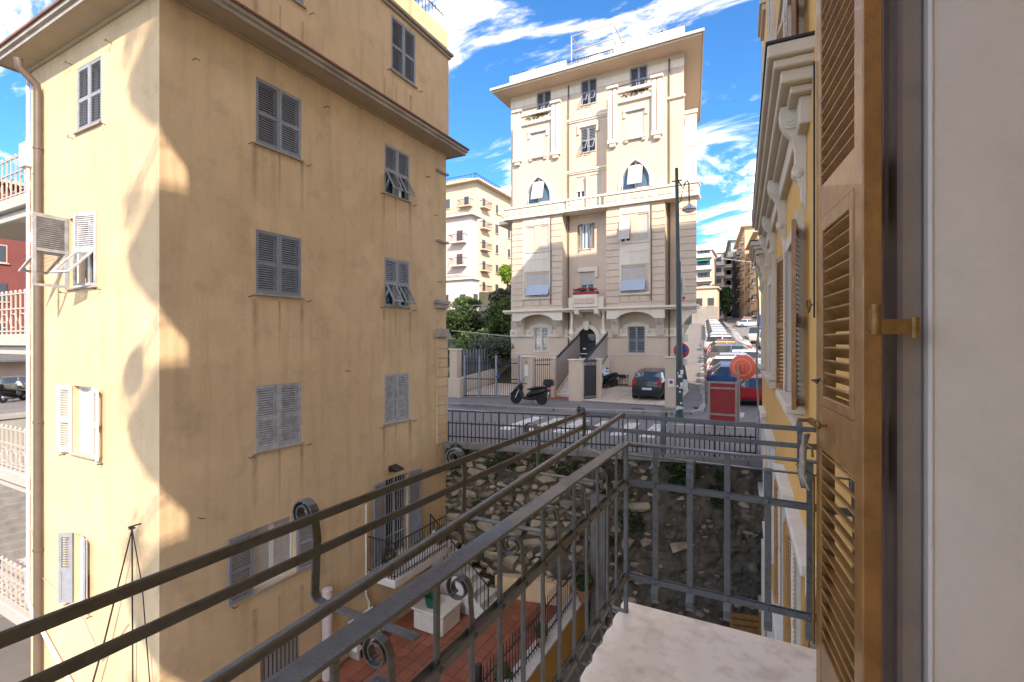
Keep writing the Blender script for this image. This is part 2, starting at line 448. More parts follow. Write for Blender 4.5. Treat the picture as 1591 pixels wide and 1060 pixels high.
LEAF = {}
def leaf_mesh(w, h, rails, pitch, th=0.036, stile=0.06, solid_below=None, skip_lower=False):
    """louvred leaf: x 0..w, y 0..th, z 0..h; rails = list of (z0,z1)"""
    key = (round(w, 3), round(h, 3), tuple(rails), pitch, th, solid_below, skip_lower)
    if key in LEAF: return LEAF[key]
    m = MB()
    m.box(0, stile, 0, th, 0, h); m.box(w - stile, w, 0, th, 0, h)
    rs = sorted(rails)
    for a, b in rs: m.box(stile, w - stile, 0.002, th - 0.002, a, b)
    for i in range(len(rs) - 1):
        z0, z1 = rs[i][1], rs[i + 1][0]
        if skip_lower and i == 0: continue
        if solid_below is not None and z1 <= solid_below:
            m.box(stile, w - stile, 0.008, th - 0.01, z0, z1); continue
        n = max(1, round((z1 - z0) / pitch)); p = (z1 - z0) / n
        for k in range(n):
            zc = z0 + (k + 0.5) * p
            m.bar((stile, th / 2, zc), (w - stile, th / 2, zc), th * 1.1, 0.009, up=(0, -0.80, 0.60))
    LEAF[key] = m.mesh('shutter_leaf')
    return LEAF[key]
def panel_mesh(w, h, pitch):
    key = ('p', round(w, 3), round(h, 3), pitch)
    if key in LEAF: return LEAF[key]
    m = MB(); th = 0.03; s = 0.045
    m.box(0, s, 0, th, -h, 0); m.box(w - s, w, 0, th, -h, 0); m.box(s, w - s, 0.002, th - 0.002, -s, 0); m.box(s, w - s, 0.002, th - 0.002, -h, -h + s)
    n = max(1, round((h - 2 * s) / pitch)); p = (h - 2 * s) / n
    for k in range(n):
        zc = -h + s + (k + 0.5) * p
        m.bar((s, th / 2, zc), (w - s, th / 2, zc), 0.034, 0.008, up=(0, -0.80, 0.60))
    LEAF[key] = m.mesh('awning_panel')
    return LEAF[key]
T = Matrix.Translation
def R(a, ax='Z'): return Matrix.Rotation(a, 4, ax)
def shutter_window(root, FM, a0, a1, z0, z1, style='closed', m='shutter_grey', pitch=0.05, sill='villa_trim', tilt=28, glass='glass',
                   hooks=True, open_ang=(176, 176), solid=False, sill_proud=0.05, frame_m='frame_white', both_awn=True):
    """window opening in a facade frame FM; the window part is the frame and pane, its leaves are sub-parts"""
    w, h = a1 - a0, z1 - z0
    M = FM @ T((a0, 0, z0))
    wf = MB(); fw = 0.055
    y0, y1 = 0.10, 0.15
    wf.box(0, fw, y0, y1, 0, h); wf.box(w - fw, w, y0, y1, 0, h); wf.box(fw, w - fw, y0 + .002, y1, 0, fw); wf.box(fw, w - fw, y0 + .002, y1, h - fw, h)
    wf.box(w / 2 - fw * 0.9, w / 2 + fw * 0.9, y0 + .004, y1, fw, h - fw)
    win = inst('window', wf.mesh('window_frame', 0.004), frame_m, root, M)
    g = MB().quad((fw, y1 - 0.015, fw), (w - fw, y1 - 0.015, fw), (w - fw, y1 - 0.015, h - fw), (fw, y1 - 0.015, h - fw))
    inst('pane', g.mesh('pane'), glass, win, M)
    if sill:
        s = MB().box(-0.05, w + 0.05, -sill_proud, 0.09, -0.045, -0.003)
        inst('sill', s.mesh('sill', 0.004), sill, win, M)
    lw = w / 2 - 0.004
    mid = 0.48 * h
    rails = ((0, 0.075), (mid - 0.035, mid + 0.035), (h - 0.07, h))
    yo = 0.004
    if style in ('closed', 'awning'):
        aw = style == 'awning'
        if aw:
            lm = leaf_mesh(lw, h, ((0, 0.035), (mid, mid + 0.05), (h - 0.07, h)), pitch, skip_lower=True)
        else:
            lm = leaf_mesh(lw, h, rails, pitch)
        for k in (0, 1):
            Lm = M @ T((0.002 + k * (lw + 0.004), yo, 0))
            lf = inst('shutter_leaf', lm, m, win, Lm)
            if aw and (both_awn or k == 1):
                ph = mid - 0.03
                inst('awning_panel', panel_mesh(lw - 0.12, ph, pitch), m, win, Lm @ T((0.06, -0.002, mid - 0.004)) @ R(rad(-tilt), 'X'))
    elif style == 'open':
        lm = leaf_mesh(lw, h, rails, pitch, solid_below=mid if solid else None)
        # left leaf swings out about its left edge, right leaf about its right edge
        inst('shutter_leaf', lm, m, win, M @ T((-0.006, -0.012, 0)) @ R(rad(-open_ang[0])) @ T((0, 0, 0)))
        inst('shutter_leaf', lm, m, win, M @ T((w + 0.006, -0.012, 0)) @ R(rad(open_ang[1])) @ T((-lw, 0, 0)))
    if hooks:
        hk = MB()
        for sx in (-0.16, w + 0.16) if style != 'open' else (-lw * 0.8, w + lw * 0.8):
            hk.tube([(sx, 0.01, -0.09), (sx, -0.09, -0.09), (sx, -0.10, -0.075), (sx + 0.06, -0.10, -0.075)], 0.009, 5)
        inst('shutter_stop', hk.mesh('shutter_stop'), 'iron_black', win, M)
    return win
# ================================================================ the setting
LOW = -8.6
struct('ground', MB().quad((-700, -700, LOW), (700, -700, LOW), (700, 700, LOW), (-700, 700, LOW)), 'ground')
# retaining wall line
WA, WB = Vector((-9.84, 13.09, 0)), Vector((0.6, 15.47, 0))
WDIR = (WB - WA).normalized(); WANG = math.atan2(WDIR.y, WDIR.x)
WF = frame(WA.x, WA.y, WANG)
def street_z(y): return -3.34 + max(0.0, y - 25.0) * 0.080
def terrain_z(x, y):
    zs = street_z(y) - 0.03
    if y > 29:
        d = y - 29
        zg = -3.1 + min(d, 34) * 0.31 + max(0, d - 34) * 0.05
    else:
        zg = -3.37
    xb_ = -11.5 if y < 42 else -11.5 - 0.16 * (y - 25) - 6
    k = min(1.0, max(0.0, (xb_ - x) / 3.5))
    return zs * (1 - k) + zg * k
xs = [-45, -40, -60, -50, -42, -36, -31, -27, -23, -20, -17.5, -15, -13.2, -11.5, -9.84, -6, -3, 0.6, 5, 12, 25, 50, 100, 160]
ys = [None, 16, 18, 20, 22, 24, 25, 27, 29, 31, 34, 38, 43, 50, 58, 63, 75, 95, 130, 170, 230, 330, 450]
tm = MB()
def front_y(x):
    if x <= WA.x: return 13.09
    if x >= WB.x: return 15.47
    return WA.y + (x - WA.x) * (WB.y - WA.y) / (WB.x - WA.x)
xs = sorted({x for x in xs if x >= -36 } | {-110, -70, -50})
for i, x in enumerate(xs):
    for j, y in enumerate(ys):
        yy = front_y(x) + 0.30 if y is None else y
        tm.v.append((x, yy, terrain_z(x, yy)))
ny = len(ys)
for i in range(len(xs) - 1):
    for j in range(ny - 1):
        tm.f.append((i * ny + j, (i + 1) * ny + j, (i + 1) * ny + j + 1, i * ny + j + 1))
struct('hillside', tm, 'soil')
# ---- road: cross street in front, then the street that climbs beside the palazzo
SA = rad(6.5)
SD = Vector((-math.sin(SA), math.cos(SA), 0)); SN = Vector((math.cos(SA), math.sin(SA), 0))
K0 = Vector((-3.1, 25.0, 0))
def street_pt(s, off, dz=0.0):
    p = K0 + SD * s + SN * off
    return (p.x, p.y, street_z(p.y) + dz)
rm = MB()
rm.quad((-36, 13.4, -3.34), (-9.84, 13.38, -3.34), (-9.84, 25, -3.34), (-36, 25, -3.34))
rm.quad((-9.84, 13.38, -3.34), (0.6, 15.77, -3.34), (0.6, 25, -3.34), (-9.84, 25, -3.34))
rm.quad((0.6, 15.77, -3.34), (40, 15.77, -3.34), (40, 25, -3.34), (0.6, 25, -3.34))
def bigroad():
    y0 = 25.0
    L = [25.0, 35, 50, 70, 90, 120, 160]
    for a, b in zip(L[:-1], L[1:]):
        def e(y, off):
            x = K0.x - math.tan(SA) * (y - 25) + off
            return (x, y, street_z(y))
        rm.quad(e(a, -0.1), e(a, 14.5), e(b, 14.5), e(b, -0.1))
bigroad()
road = struct('road', rm, 'asphalt')
# painted markings, children of the road
def flat(pts, z, name, m='paint_white'):
    mb = MB(); n = len(mb.v); mb.v += [(x, y, z) for x, y in pts]; mb.f.append(tuple(range(len(pts))))
    return part(name, mb, m, road)
for i in range(6):
    x = -9.1 + i * 1.02
    flat([(x, 15.9 + i * .2), (x + 0.5, 15.95 + i * .2), (x + 0.42, 19.3 + i * .12), (x - 0.08, 19.3 + i * .12)], -3.336, 'zebra_stripe')
for i in range(4):
    x = -1.5 + i * 1.05
    flat([(x, 23.3), (x + 0.5, 23.3), (x + 0.5, 24.9), (x, 24.9)], -3.336, 'zebra_stripe')
flat([(-14.5, 19.35), (-9.4, 19.75), (-9.4, 19.87), (-14.5, 19.47)], -3.336, 'lane_line')
flat([(-3.4, 20.1), (1.2, 20.9), (1.2, 21.02), (-3.4, 20.22)], -3.336, 'lane_line')
for s in range(0, 60, 3):
    a, b = street_pt(2 + s, 5.2, .004), street_pt(2 + s + 1.4, 5.2, .004); c, d = street_pt(2 + s + 1.4, 5.32, .004), street_pt(2 + s, 5.32, .004)
    if a[1] > 25.3: part('lane_line', MB().quad(a, b, c, d), 'paint_white', road)
part('lane_line', MB().quad(street_pt(33, 5.5, .006), street_pt(33, 14, .006), street_pt(34.6, 14, .006), street_pt(34.6, 5.5, .006)), 'paint_white', road)
# ---- pavement in front of the palazzo, with kerb stones
front = [(-36, 18.1), (-20, 19.85), (-12.7, 20.72), (-9.0, 21.15), (-6.3, 21.95), (-3.9, 22.66), (-3.2, 23.05), (-2.85, 23.7), (-2.85, 24.6)]
pm = MB()
for (a, b) in zip(front[:-1], front[1:]):
    pm.quad((*a, -3.2), (*b, -3.2), (b[0] if b[0] < -3.3 else -3.3, 24.7, -3.2), (a[0] if a[0] < -3.3 else -3.3, 24.7, -3.2))
pm.tri((-3.3, 24.7, -3.2), (-2.85, 24.6, -3.2), (-2.85, 23.7, -3.2))
for (a, b) in zip(front[:-1], front[1:]):
    pm.quad((*a, -3.36), (*b, -3.36), (*b, -3.2), (*a, -3.2))
pav = struct('pavement', pm, 'pavement')
def kerb_run(pts, parent, ln=1.15, zf=lambda y: -3.2):
    for (a, b) in zip(pts[:-1], pts[1:]):
        a, b = Vector(a), Vector(b); L = (b - a).length; n = max(1, round(L / ln)); d = (b - a) / n
        for i in range(n):
            p, q = a + d * (i + 0.012), a + d * (i + 0.988)
            z0, z1 = zf(p.y), zf(q.y)
            k = MB().bar((p.x, p.y, z0 - 0.07), (q.x, q.y, z1 - 0.07), 0.26, 0.165)
            part('kerb_stone', k, 'kerb', parent, 0.012)
kerb_run([(x, y + 0.02) for x, y in front[1:]], pav)
part('manhole_cover', MB().box(-5.75, -5.15, 22.75, 23.05, -3.3, -3.193), 'iron_black', pav)
part('manhole_cover', MB().box(-4.5, -3.9, 23.05, 23.3, -3.3, -3.193), 'iron_black', pav)
# pavement climbing beside the palazzo
sm = MB()
for (a, b) in zip([0, 10, 20, 35, 55, 80], [10, 20, 35, 55, 80, 110]):
    P4 = []
    for (y, off) in ((25 + a - .35, -2.6), (25 + a - .35, 0.0), (25 + b - .35, 0.0), (25 + b - .35, -2.6)):
        P4.append((K0.x + .25 - math.tan(SA) * (y - 25) + off, y, street_z(y) + 0.13))
    sm.quad(*P4); sm.quad((*P4[1][:2], P4[1][2] - .2), (*P4[2][:2], P4[2][2] - .2), P4[2], P4[1])
sw = struct('street_pavement', sm, 'pavement')
kerb_run([(K0.x + .25 - math.tan(SA) * (y - 25), y) for y in (24.7, 30, 36, 44, 54, 66)], sw, 1.3, lambda y: street_z(y) + 0.134)

# ================================================================ terrace below
ter = struct('terrace', MB().box(-9.4, -4.95, 3.2, 14.1, LOW - 0.1, -8.03), 'grout')
tl = MB().box(0, 0.292, 0, 0.292, 0, 0.03).mesh('tile', 0.003)
cnt = 0; rest = MB()
pos = []
for i in range(14):
    for j in range(34):
        x, y = -9.36 + i * 0.304, 3.4 + j * 0.304
        if x + 0.3 > -5.2: continue
        if -8.3 < x + 0.15 < -7.55 and 7.85 < y + 0.15 < 8.75: continue
        pos.append((abs(y - 9.5), x, y))
pos.sort()
for _, x, y in pos:
    z = -8.026 + random.uniform(-.003, .002)
    if cnt < 300:
        inst('tile', tl, 'terracotta', ter, T((x, y, z))); cnt += 1
    else:
        rest.box(x, x + 0.292, y, y + 0.292, z, z + 0.03)
part('tiles', rest, 'terracotta', ter, kind='stuff')

# ================================================================ retaining wall
rw = thing('retaining_wall', 'tall rough rubble stone retaining wall under the road fence, overgrown with ivy', 'wall', (-4.6, 14.3, LOW))
base = MB(); nx, nz = 240, 115; L = (WB - WA).length
def wall_off(a, z):
    n1 = mnoise.fractal(Vector((a * 1.3, z * 1.7, 3.1)), 0.8, 2.1, 4)
    n2 = mnoise.fractal(Vector((a * 5.0, z * 5.0, 9.1)), 0.6, 2.2, 5)
    k = 0.5 if a > 7.0 else 1.0
    return -0.20 * k * n1 - 0.075 * n2 - 0.06 * (-3.5 - z) * 0.6
for i in range(nx + 1):
    for j in range(nz + 1):
        a = L * i / nx; z = LOW + (-3.48 - LOW) * j / nz
        base.v.append((a, wall_off(a, z), z))
for i in range(nx):
    for j in range(nz):
        base.f.append((i * (nz + 1) + j, (i + 1) * (nz + 1) + j, (i + 1) * (nz + 1) + j + 1, i * (nz + 1) + j + 1))
base.box(0, L, 0.35, 0.7, LOW, -3.5)
part('rubble_core', base.xf(WF), 'mortar', rw, smooth=60)
svar = []
for k in range(14):
    pts = []
    for _ in range(15):
        v = Vector((random.gauss(0, 1), random.gauss(0, 1), random.gauss(0, 1))).normalized()
        m_ = max(abs(v.x), abs(v.y), abs(v.z)); v = v * (0.5 * (0.9 / m_ + 0.10) * random.uniform(0.80, 1.06))
        pts.append(v)
    svar.append(MB().hull(pts).mesh('stone', 0.03))
cells = []
z = LOW + 0.05
while z < -3.62:
    hgt = random.choice((0.14, 0.18, 0.22, 0.27, 0.32, 0.38)); a = random.uniform(0, .2)
    while a < L - .1:
        wd = hgt * random.uniform(0.9, 2.3)
        p_skip = 0.10 if a < 4.0 else (0.30 if a < 6.6 else 0.60)
        if random.random() > p_skip:
            q_ = 1.0 if a < 4.6 else random.choice((.35, .5, .7, .95)); cells.append((wd * hgt * q_, a + wd / 2, z + hgt / 2 + random.uniform(-.05, .05), wd * q_, hgt * q_))
        a += wd * random.uniform(0.98, 1.08)
    z += hgt * 0.97
cells.sort(reverse=True)
restst = MB()
for i, (_, a, z, wd, hgt) in enumerate(cells):
    M = WF @ T((a, wall_off(a, z) - 0.015 - random.uniform(0, .04), z)) @ R(random.uniform(-.22, .22), 'Y') @ Matrix.Diagonal((wd * 0.98, min(wd, hgt) * 0.95, hgt * 0.95, 1)) @ R(random.choice((0, math.pi)), 'Z')
    me = random.choice(svar)
    if i < 300: inst('stone', me, 'stone', rw, M)
    else:
        n0 = len(restst.v)
        restst.v += [tuple(M @ v.co) for v in me.vertices]; restst.f += [tuple(n0 + q for q in p.vertices) for p in me.polygons]
part('small_stones', restst, 'stone', rw, kind='stuff')
for i in range(9):
    a0, a1 = L * i / 9 + .004, L * (i + 1) / 9 - .004
    part('coping_stone', MB().box(a0, a1, -0.30 + random.uniform(-.01, .01), 0.36, -3.5, -3.318 + random.uniform(-.006, .004)).xf(WF), 'coping', rw, 0.015)
# flat rendered pier on the wall face
part('pier', MB().box(5.15, 5.6, -0.34, 0.1, LOW, -4.6).xf(WF), 'render_grey', rw, 0.02)

# foliage helper -------------------------------------------------
def leaves(mb, centre, radii, n, size, rng, flat_=0.0, hollow=0.35):
    c = Vector(centre)
    for _ in range(n):
        v = Vector((rng.gauss(0, 1), rng.gauss(0, 1), rng.gauss(0, 1))).normalized()
        r = rng.uniform(hollow, 1.0) ** 0.5
        p = c + Vector((v.x * radii[0] * r, v.y * radii[1] * r, v.z * radii[2] * r))
        u = Vector((rng.gauss(0, 1), rng.gauss(0, 1), rng.gauss(0, .7))).normalized()
        w = u.cross(Vector((rng.gauss(0, 1), rng.gauss(0, 1), rng.gauss(0, 1)))).normalized()
        s = size * rng.uniform(0.6, 1.3)
        mb.v += [tuple(p - u * s), tuple(p + w * s * 0.42), tuple(p + u * s), tuple(p - w * s * 0.42)]
        k = len(mb.v); mb.f.append((k - 4, k - 3, k - 2, k - 1))
def ivy(name, label, cat, cells, seed, m='ivy', size=0.055, dens=90, base=None, group=None):
    rng = random.Random(seed); mb = MB()
    for (a, z, ra, rz) in cells:
        for _ in range(max(3, int(ra * rz * 26))):
            ang = rng.uniform(0, 6.28); rr = rng.random() ** .5
            ca, cz = a + math.cos(ang) * ra * rr, z + math.sin(ang) * rz * rr
            if ca < 0 or ca > L: continue
            s0 = len(mb.v)
            leaves(mb, (ca, wall_off(ca, cz) - 0.17 - (.14 if cz > -3.9 else 0), cz), (0.19, 0.13, 0.19), dens, size, rng)
            mb.xf(WF, s0)
    return solo(name, mb, m, label, cat, base or (WF @ Vector((cells[0][0], -0.1, cells[0][1]))), group)
ivy('ivy', 'dense dark green ivy tuft at the yellow house corner under the fence', 'ivy', [(0.8, -3.7, 0.36, 0.30), (0.7, -4.0, .28, .36)], 3, dens=170)
ivy('ivy', 'ivy clump hanging below the coping beside the corner tuft', 'ivy', [(2.35, -3.75, 0.4, 0.26)], 4, dens=130)
ivy('ivy', 'dark ivy patch spreading down the middle of the stone wall', 'ivy', [(5.9, -4.3, 0.45, 0.6), (6.2, -5.3, .45, .55), (5.8, -6.3, .3, .4)], 5, dens=60)
ivy('ivy', 'bushy ivy cluster hanging from the coping near the yellow facade', 'ivy', [(7.4, -3.95, 0.6, 0.36), (8.3, -3.9, 0.8, 0.40), (8.6, -4.4, .5, .36)], 6, dens=150)
ivy('wall_plant', 'small bright green plant rooted low between the wall stones', 'plant', [(1.55, -5.35, 0.18, 0.12)], 7, m='leaf_mid', dens=120)
ivy('ivy', 'thin ivy fringe under the coping behind the balcony corner', 'ivy', [(3.6, -3.8, 0.6, 0.22), (4.7, -3.98, .45, .3)], 8, dens=90)

# ================================================================ road fence on the wall
rf = thing('road_fence', 'dark iron picket fence along the road above the stone wall', 'fence', (WA.x, WA.y, -3.32), WANG)
LF = 9.75; zb = -3.318
for z in (zb + 0.16, zb + 0.60, zb + 1.0):
    part('rail', MB().box(0, LF, -0.024, 0.024, z - 0.02, z + 0.02).xf(WF), 'iron_black', rf)
pk = MB().box(-0.015, 0.015, -0.015, 0.015, 0, 0.97).mesh('picket')
sp = MB().box(-0.014, 0.014, -0.014, 0.014, 0, 0.56); sp.lathe([(0.02, 0.56), (0.024, 0.6), (0.002, 0.7)], 6); sp = sp.mesh('spear_picket')
ps = MB().box(-0.024, 0.024, -0.024, 0.024, 0, 1.0); ps.box(-.05, .05, -.05, .05, 0, .02); ps = ps.mesh('post')
n = 0; a = 0.03
while a < LF:
    if n % 16 == 0: inst('post', ps, 'iron_black', rf, WF @ T((a, 0, zb)))
    elif n % 2 == 0: inst('picket', pk, 'iron_black', rf, WF @ T((a, 0, zb)))
    else: inst('picket', sp, 'iron_black', rf, WF @ T((a, 0, zb)))
    a += 0.135; n += 1
# ================================================================ our own house (right side) in its facade frame
OF = frame(0.32, 5.5, rad(-87.4))           # local x = toward the camera, local y = into the house
ROOF = 18.3
own = thing('yellow_apartment_house', 'ochre yellow apartment house with white window hoods and brown louvred shutters', 'building', (0.32, 5.5, LOW), rad(-87.4))
X0, X1 = -11.2, 10.2                          # far end, near end along the facade
FL = [-8.05, -4.9, -1.6, 1.55, 4.7, 7.85, 11.0, 14.15]
holes = []
WINS = []                                     # (a0,a1,z0,z1)
for k, fz in enumerate(FL):
    for (c, half) in (((0.0, 0.5), (-2.05, 0.5), (-5.6, 0.62), (-9.3, 0.55), (8.2, 0.6)) if fz == -4.9 else ((-1.0, 0.62), (-5.6, 0.62), (-9.3, 0.55), (8.2, 0.6))):
        WINS.append((c - half, c + half, fz + 0.95, fz + 2.75))
    if fz == -1.6:
        holes.append((3.62, 5.2, -1.598, 1.35))
    else:
        WINS.append((4.0, 5.2, fz + 0.02, fz + 2.75))
holes += WINS
wl = wall_mb(X0, X1, LOW, ROOF, holes, 0.30)
D = 11.5
wl.quad((X0, 0, LOW), (X0, D, LOW), (X0, D, ROOF), (X0, 0, ROOF)); wl.quad((X1, 0, LOW), (X1, 0, ROOF), (X1, D, ROOF), (X1, D, LOW))
wl.quad((X0, D, LOW), (X1, D, LOW), (X1, D, ROOF), (X0, D, ROOF)); wl.quad((X0, 0, ROOF), (X1, 0, ROOF), (X1, D, ROOF), (X0, D, ROOF))
part('wall', wl.xf(OF), 'own', own)
part('roof_cornice', MB().box(X0 - .5, X1 + .5, -0.6, D + .5, ROOF, ROOF + 0.25).box(X0 - .3, X1 + .3, -0.35, D + .3, ROOF - 0.25, ROOF - .003).xf(OF), 'own_trim', own)
# white surround, sill, hood with consoles for every window of the facade
def console(a, z, mb):
    # scrolled bracket profile (in the y-z plane), extruded along x
    prof = []
    for i in range(13):
        t = i / 12 * 1.5 * math.pi - 0.5 * math.pi
        prof.append((-0.13 + 0.085 * math.cos(t), z + 0.58 + 0.085 * math.sin(t)))
    prof = [(0.0, z + 0.72)] + [(-0.22, z + 0.72), (-0.235, z + 0.66), (-0.225, z + 0.55), (-0.19, z + 0.48), (-0.13, z + 0.40), (-0.10, z + 0.28), (-0.10, z + 0.15),
            (-0.125, z + 0.10), (-0.12, z + 0.03), (-0.08, z - 0.02), (-0.05, z - 0.10), (-0.045, z - 0.22), (0.0, z - 0.30)]
    mb.prism(prof, lambda y, zz, h: (h, y, zz), a - 0.06, a + 0.06)
    # volutes on both cheeks
    for s in (-1, 1):
        for (cy, cz, r) in ((-0.14, z + 0.57, 0.085), (-0.075, z + 0.05, 0.045)):
            for k in range(3):
                mb.lathe([(r * (1 - k * .33), -0.004), (r * (1 - k * .33), 0.014 + 0.006 * k)], 16, (a + s * 0.06, cy, cz), Matrix.Rotation(rad(90 * s), 3, 'Y'))
def dress(a0, a1, z0, z1, hood, mt='own_trim'):
    s = MB(); b = 0.15
    s.box(a0 - b, a0 - .002, -0.05, 0.02, z0, z1 + b); s.box(a1 + .002, a1 + b, -0.05, 0.02, z0, z1 + b); s.box(a0 - .002, a1 + .002, -0.048, 0.02, z1 + .002, z1 + b)
    s.box(a0 - b - .03, a0 - b + .03, -0.075, 0.02, z0, z1 + b + .03); s.box(a1 + b - .03, a1 + b + .03, -0.075, 0.02, z0, z1 + b + .03)
    part('surround', s.xf(OF), mt, own, 0.006)
    q = MB().box(a0 - b - .08, a1 + b + .08, -0.16, 0.02, z0 - 0.09, z0 - .002).box(a0 - b - .03, a1 + b + .03, -0.09, 0.02, z0 - 0.24, z0 - 0.092)
    part('sill', q.xf(OF), mt, own, 0.008)
    if hood:
        h = MB(); zt = z1 + 1.22
        e0, e1 = a0 - 0.62, a1 + 0.62
        for (o, za, zb_) in ((0.31, zt - 0.13, zt - .012), (0.27, zt - 0.20, zt - 0.132), (0.21, zt - 0.31, zt - 0.202), (0.15, zt - 0.37, zt - 0.312), (0.09, zt - 0.62, zt - 0.372)):
            h.box(e0 + (0.36 - o), e1 - (0.36 - o), -o, 0.02, za, zb_)
        ho = part('hood', h.xf(OF), mt, own, 0.012)
        part('flashing', MB().box(e0 - .012, e1 + .012, -0.325, 0.02, zt - .01, zt + .012).xf(OF), 'iron_black', own)
        for a in (a0 - 0.24, a1 + 0.24):
            c = MB(); console(a, z1 + 0.12, c); part('console', c.xf(OF), mt, own, 0.006)
shown = 0
for (a0, a1, z0, z1) in WINS:
    fz = z0 - 0.95
    near = False
    if a0 < 3:
        dress(a0, a1, z0, z1, near, 'marble_white' if fz < -3 else 'own_trim')
        if -6 < fz < -3: part('hood_slab', MB().box(a0 - .32, a1 + .32, -.13, .02, -1.96, -1.86).xf(OF), 'marble_white', own, .01)
    if -3 < a0 < 3 and -6 < fz < 3:
        shutter_window(own, OF, a0, a1, z0, z1, 'open', 'shutter_brown' if fz > -3 else 'shutter_tan', 0.05, None, open_ang=(172, 171), hooks=False, frame_m='shutter_brown')
    else:
        shutter_window(own, OF, a0, a1, z0, z1, 'closed', 'shutter_brown', 0.09, None, hooks=False, frame_m='shutter_brown')
def long_hood(e0, e1, zt, cons):
    h = MB()
    for (o, za, zb_) in ((0.36, zt - 0.13, zt - .012), (0.31, zt - 0.21, zt - 0.132), (0.25, zt - 0.33, zt - 0.212), (0.17, zt - 0.40, zt - 0.332), (0.09, zt - 0.66, zt - 0.402)):
        h.box(e0 + (0.36 - o), e1 - (0.36 - o), -o, 0.02, za, zb_)
    part('hood', h.xf(OF), 'own_trim', own, 0.012)
    part('flashing', MB().box(e0 - .012, e1 + .012, -0.375, 0.02, zt - .01, zt + .012).xf(OF), 'iron_black', own)
    for a in cons:
        c = MB(); console(a, zt - 1.08, c); part('console', c.xf(OF), 'own_trim', own, 0.006)
long_hood(-6.6, .6, 2.66, (0.0, -2.4, -4.6, -6.4))
long_hood(-10.7, -8.2, 2.55, (-8.5, -10.3))
# string courses, marble slab band of the floor below
for z in (1.30, 4.45):
    part('string_course', MB().box(X0 - .02, 3.0, -0.06, 0.02, z, z + 0.16).box(X0 - .02, 3.0, -0.10, 0.02, z + 0.162, z + 0.22).xf(OF), 'own_trim', own, 0.006) if z > 3 else None
# balconies: ours and the ones stacked at the near end of the facade
def slab(a0, a1, z, d, m='own_trim'):
    part('balcony_slab', MB().box(a0, a1, -d, 0.02, z - 0.10, z).box(a0 + .05, a1 - .05, -d + .06, 0.02, z - 0.17, z - 0.102).xf(OF), m, own, 0.01)
    for a in (a0 + 0.35, a1 - 0.35):
        pr = [(0, z - .172), (-d + .05, z - .172), (-d + .06, z - 0.34), (-d * .80, z - 0.62), (-d * .52, z - 0.95), (-d * .2, z - 1.18), (0, z - 1.28)]
        part('balcony_bracket', MB().prism(pr, lambda y, zz, h: (h, y, zz), a - 0.30, a + 0.30).xf(OF), m, own, 0.01)
for fz in FL[3:]:
    slab(7.55, X1 - .02, fz, 1.57)
    rr = MB()
    for z in (0.12, 0.78, 0.98): rr.bar((7.6, -1.52, fz + z), (X1 - .07, -1.52, fz + z), 0.03, 0.03).bar((7.6, -1.52, fz + z), (7.6, 0, fz + z), 0.03, 0.03).bar((X1 - .07, -1.52, fz + z), (X1 - .07, 0, fz + z), 0.03, 0.03)
    a = 7.6
    while a < X1 - .06:
        rr.bar((a, -1.52, fz), (a, -1.52, fz + .98), .018, .018); a += .2
    y = -1.52
    while y < 0:
        rr.bar((7.6, y, fz), (7.6, y, fz + .98), .018, .018).bar((X1 - .07, y, fz), (X1 - .07, y, fz + .98), .018, .018); y += .2
    part('upper_railing', rr.xf(OF), 'iron', own)
    rg_ = random.Random(int(fz * 10)); bx_ = MB()
    for k_ in range(4):
        aa = X1 - .12 - k_ * .12; leaves(bx_, (aa, -1.56 - rg_.uniform(0, .12), fz + rg_.uniform(.5, 1.15)), (.12, .16, rg_.uniform(.18, .4)), 60, .05, rg_)
    part('shadow_foliage', bx_.xf(OF), 'leaf_mid', own, kind='stuff')  # unseen leaf clumps added to widen the shadow the balconies cast
ds = MB().lathe([(.36, 0), (.35, .03), (.2, .10), (.02, .12)], 24, (0, 0, 0), Matrix.Rotation(rad(70), 3, 'X')).xf(T((-.62, -4.62, 8.75)))
ds.tube([(-.62, -4.6, 8.75), (-.3, -4.6, 8.3), (-.1, -4.55, 7.9)], .025, 6)
part('satellite_dish', ds, 'coping', own)
# downpipe and cables on the far corner
part('downpipe', MB().tube([OF @ Vector((-7.55, -0.09, LOW)), OF @ Vector((-7.55, -0.09, -4.75))], 0.055, 10).xf(T((0, 0, 0))), 'pipe_white', own, smooth=40)
part('wall_cable', MB().tube([OF @ Vector((-10.6, -0.14, z)) + Vector((0.03 * math.sin(z * 2.1), 0, 0)) for z in [x * .5 - 3.3 for x in range(0, 12)]], 0.03, 6), 'wood_grey', own)
# ---- door surround seen at the right edge of the view (white reveal) and dark frame
A_D = 3.62
rv = MB().box(A_D - 0.36, A_D + 0.004, -0.055, 0.45, -1.59, 1.6)
part('door_reveal', rv.xf(OF), 'reveal', own, 0.012)
part('door_reveal_moulding', MB().box(A_D - .05, A_D + .008, -0.060, -0.045, -1.59, 1.6).xf(OF), 'reveal', own, 0.006)
part('door_frame', MB().box(A_D - 0.16, A_D - 0.03, -0.125, -0.057, -1.55, 1.6).box(A_D - 0.30, A_D - .14, -0.15, -0.057, -1.55, 1.6).xf(OF), 'door_frame', own, 0.012)
# ---- balcony floor of our house
bl = MB().box(-0.795, 0.44, -3.2, 2.955, -1.645, -1.6)
part('balcony_floor', bl, 'marble', own, 0.006, label='worn veined marble slab of the balcony')
part('balcony_underside', MB().box(-0.70, 0.44, -3.1, 2.87, -1.80, -1.648), 'own_trim', own)

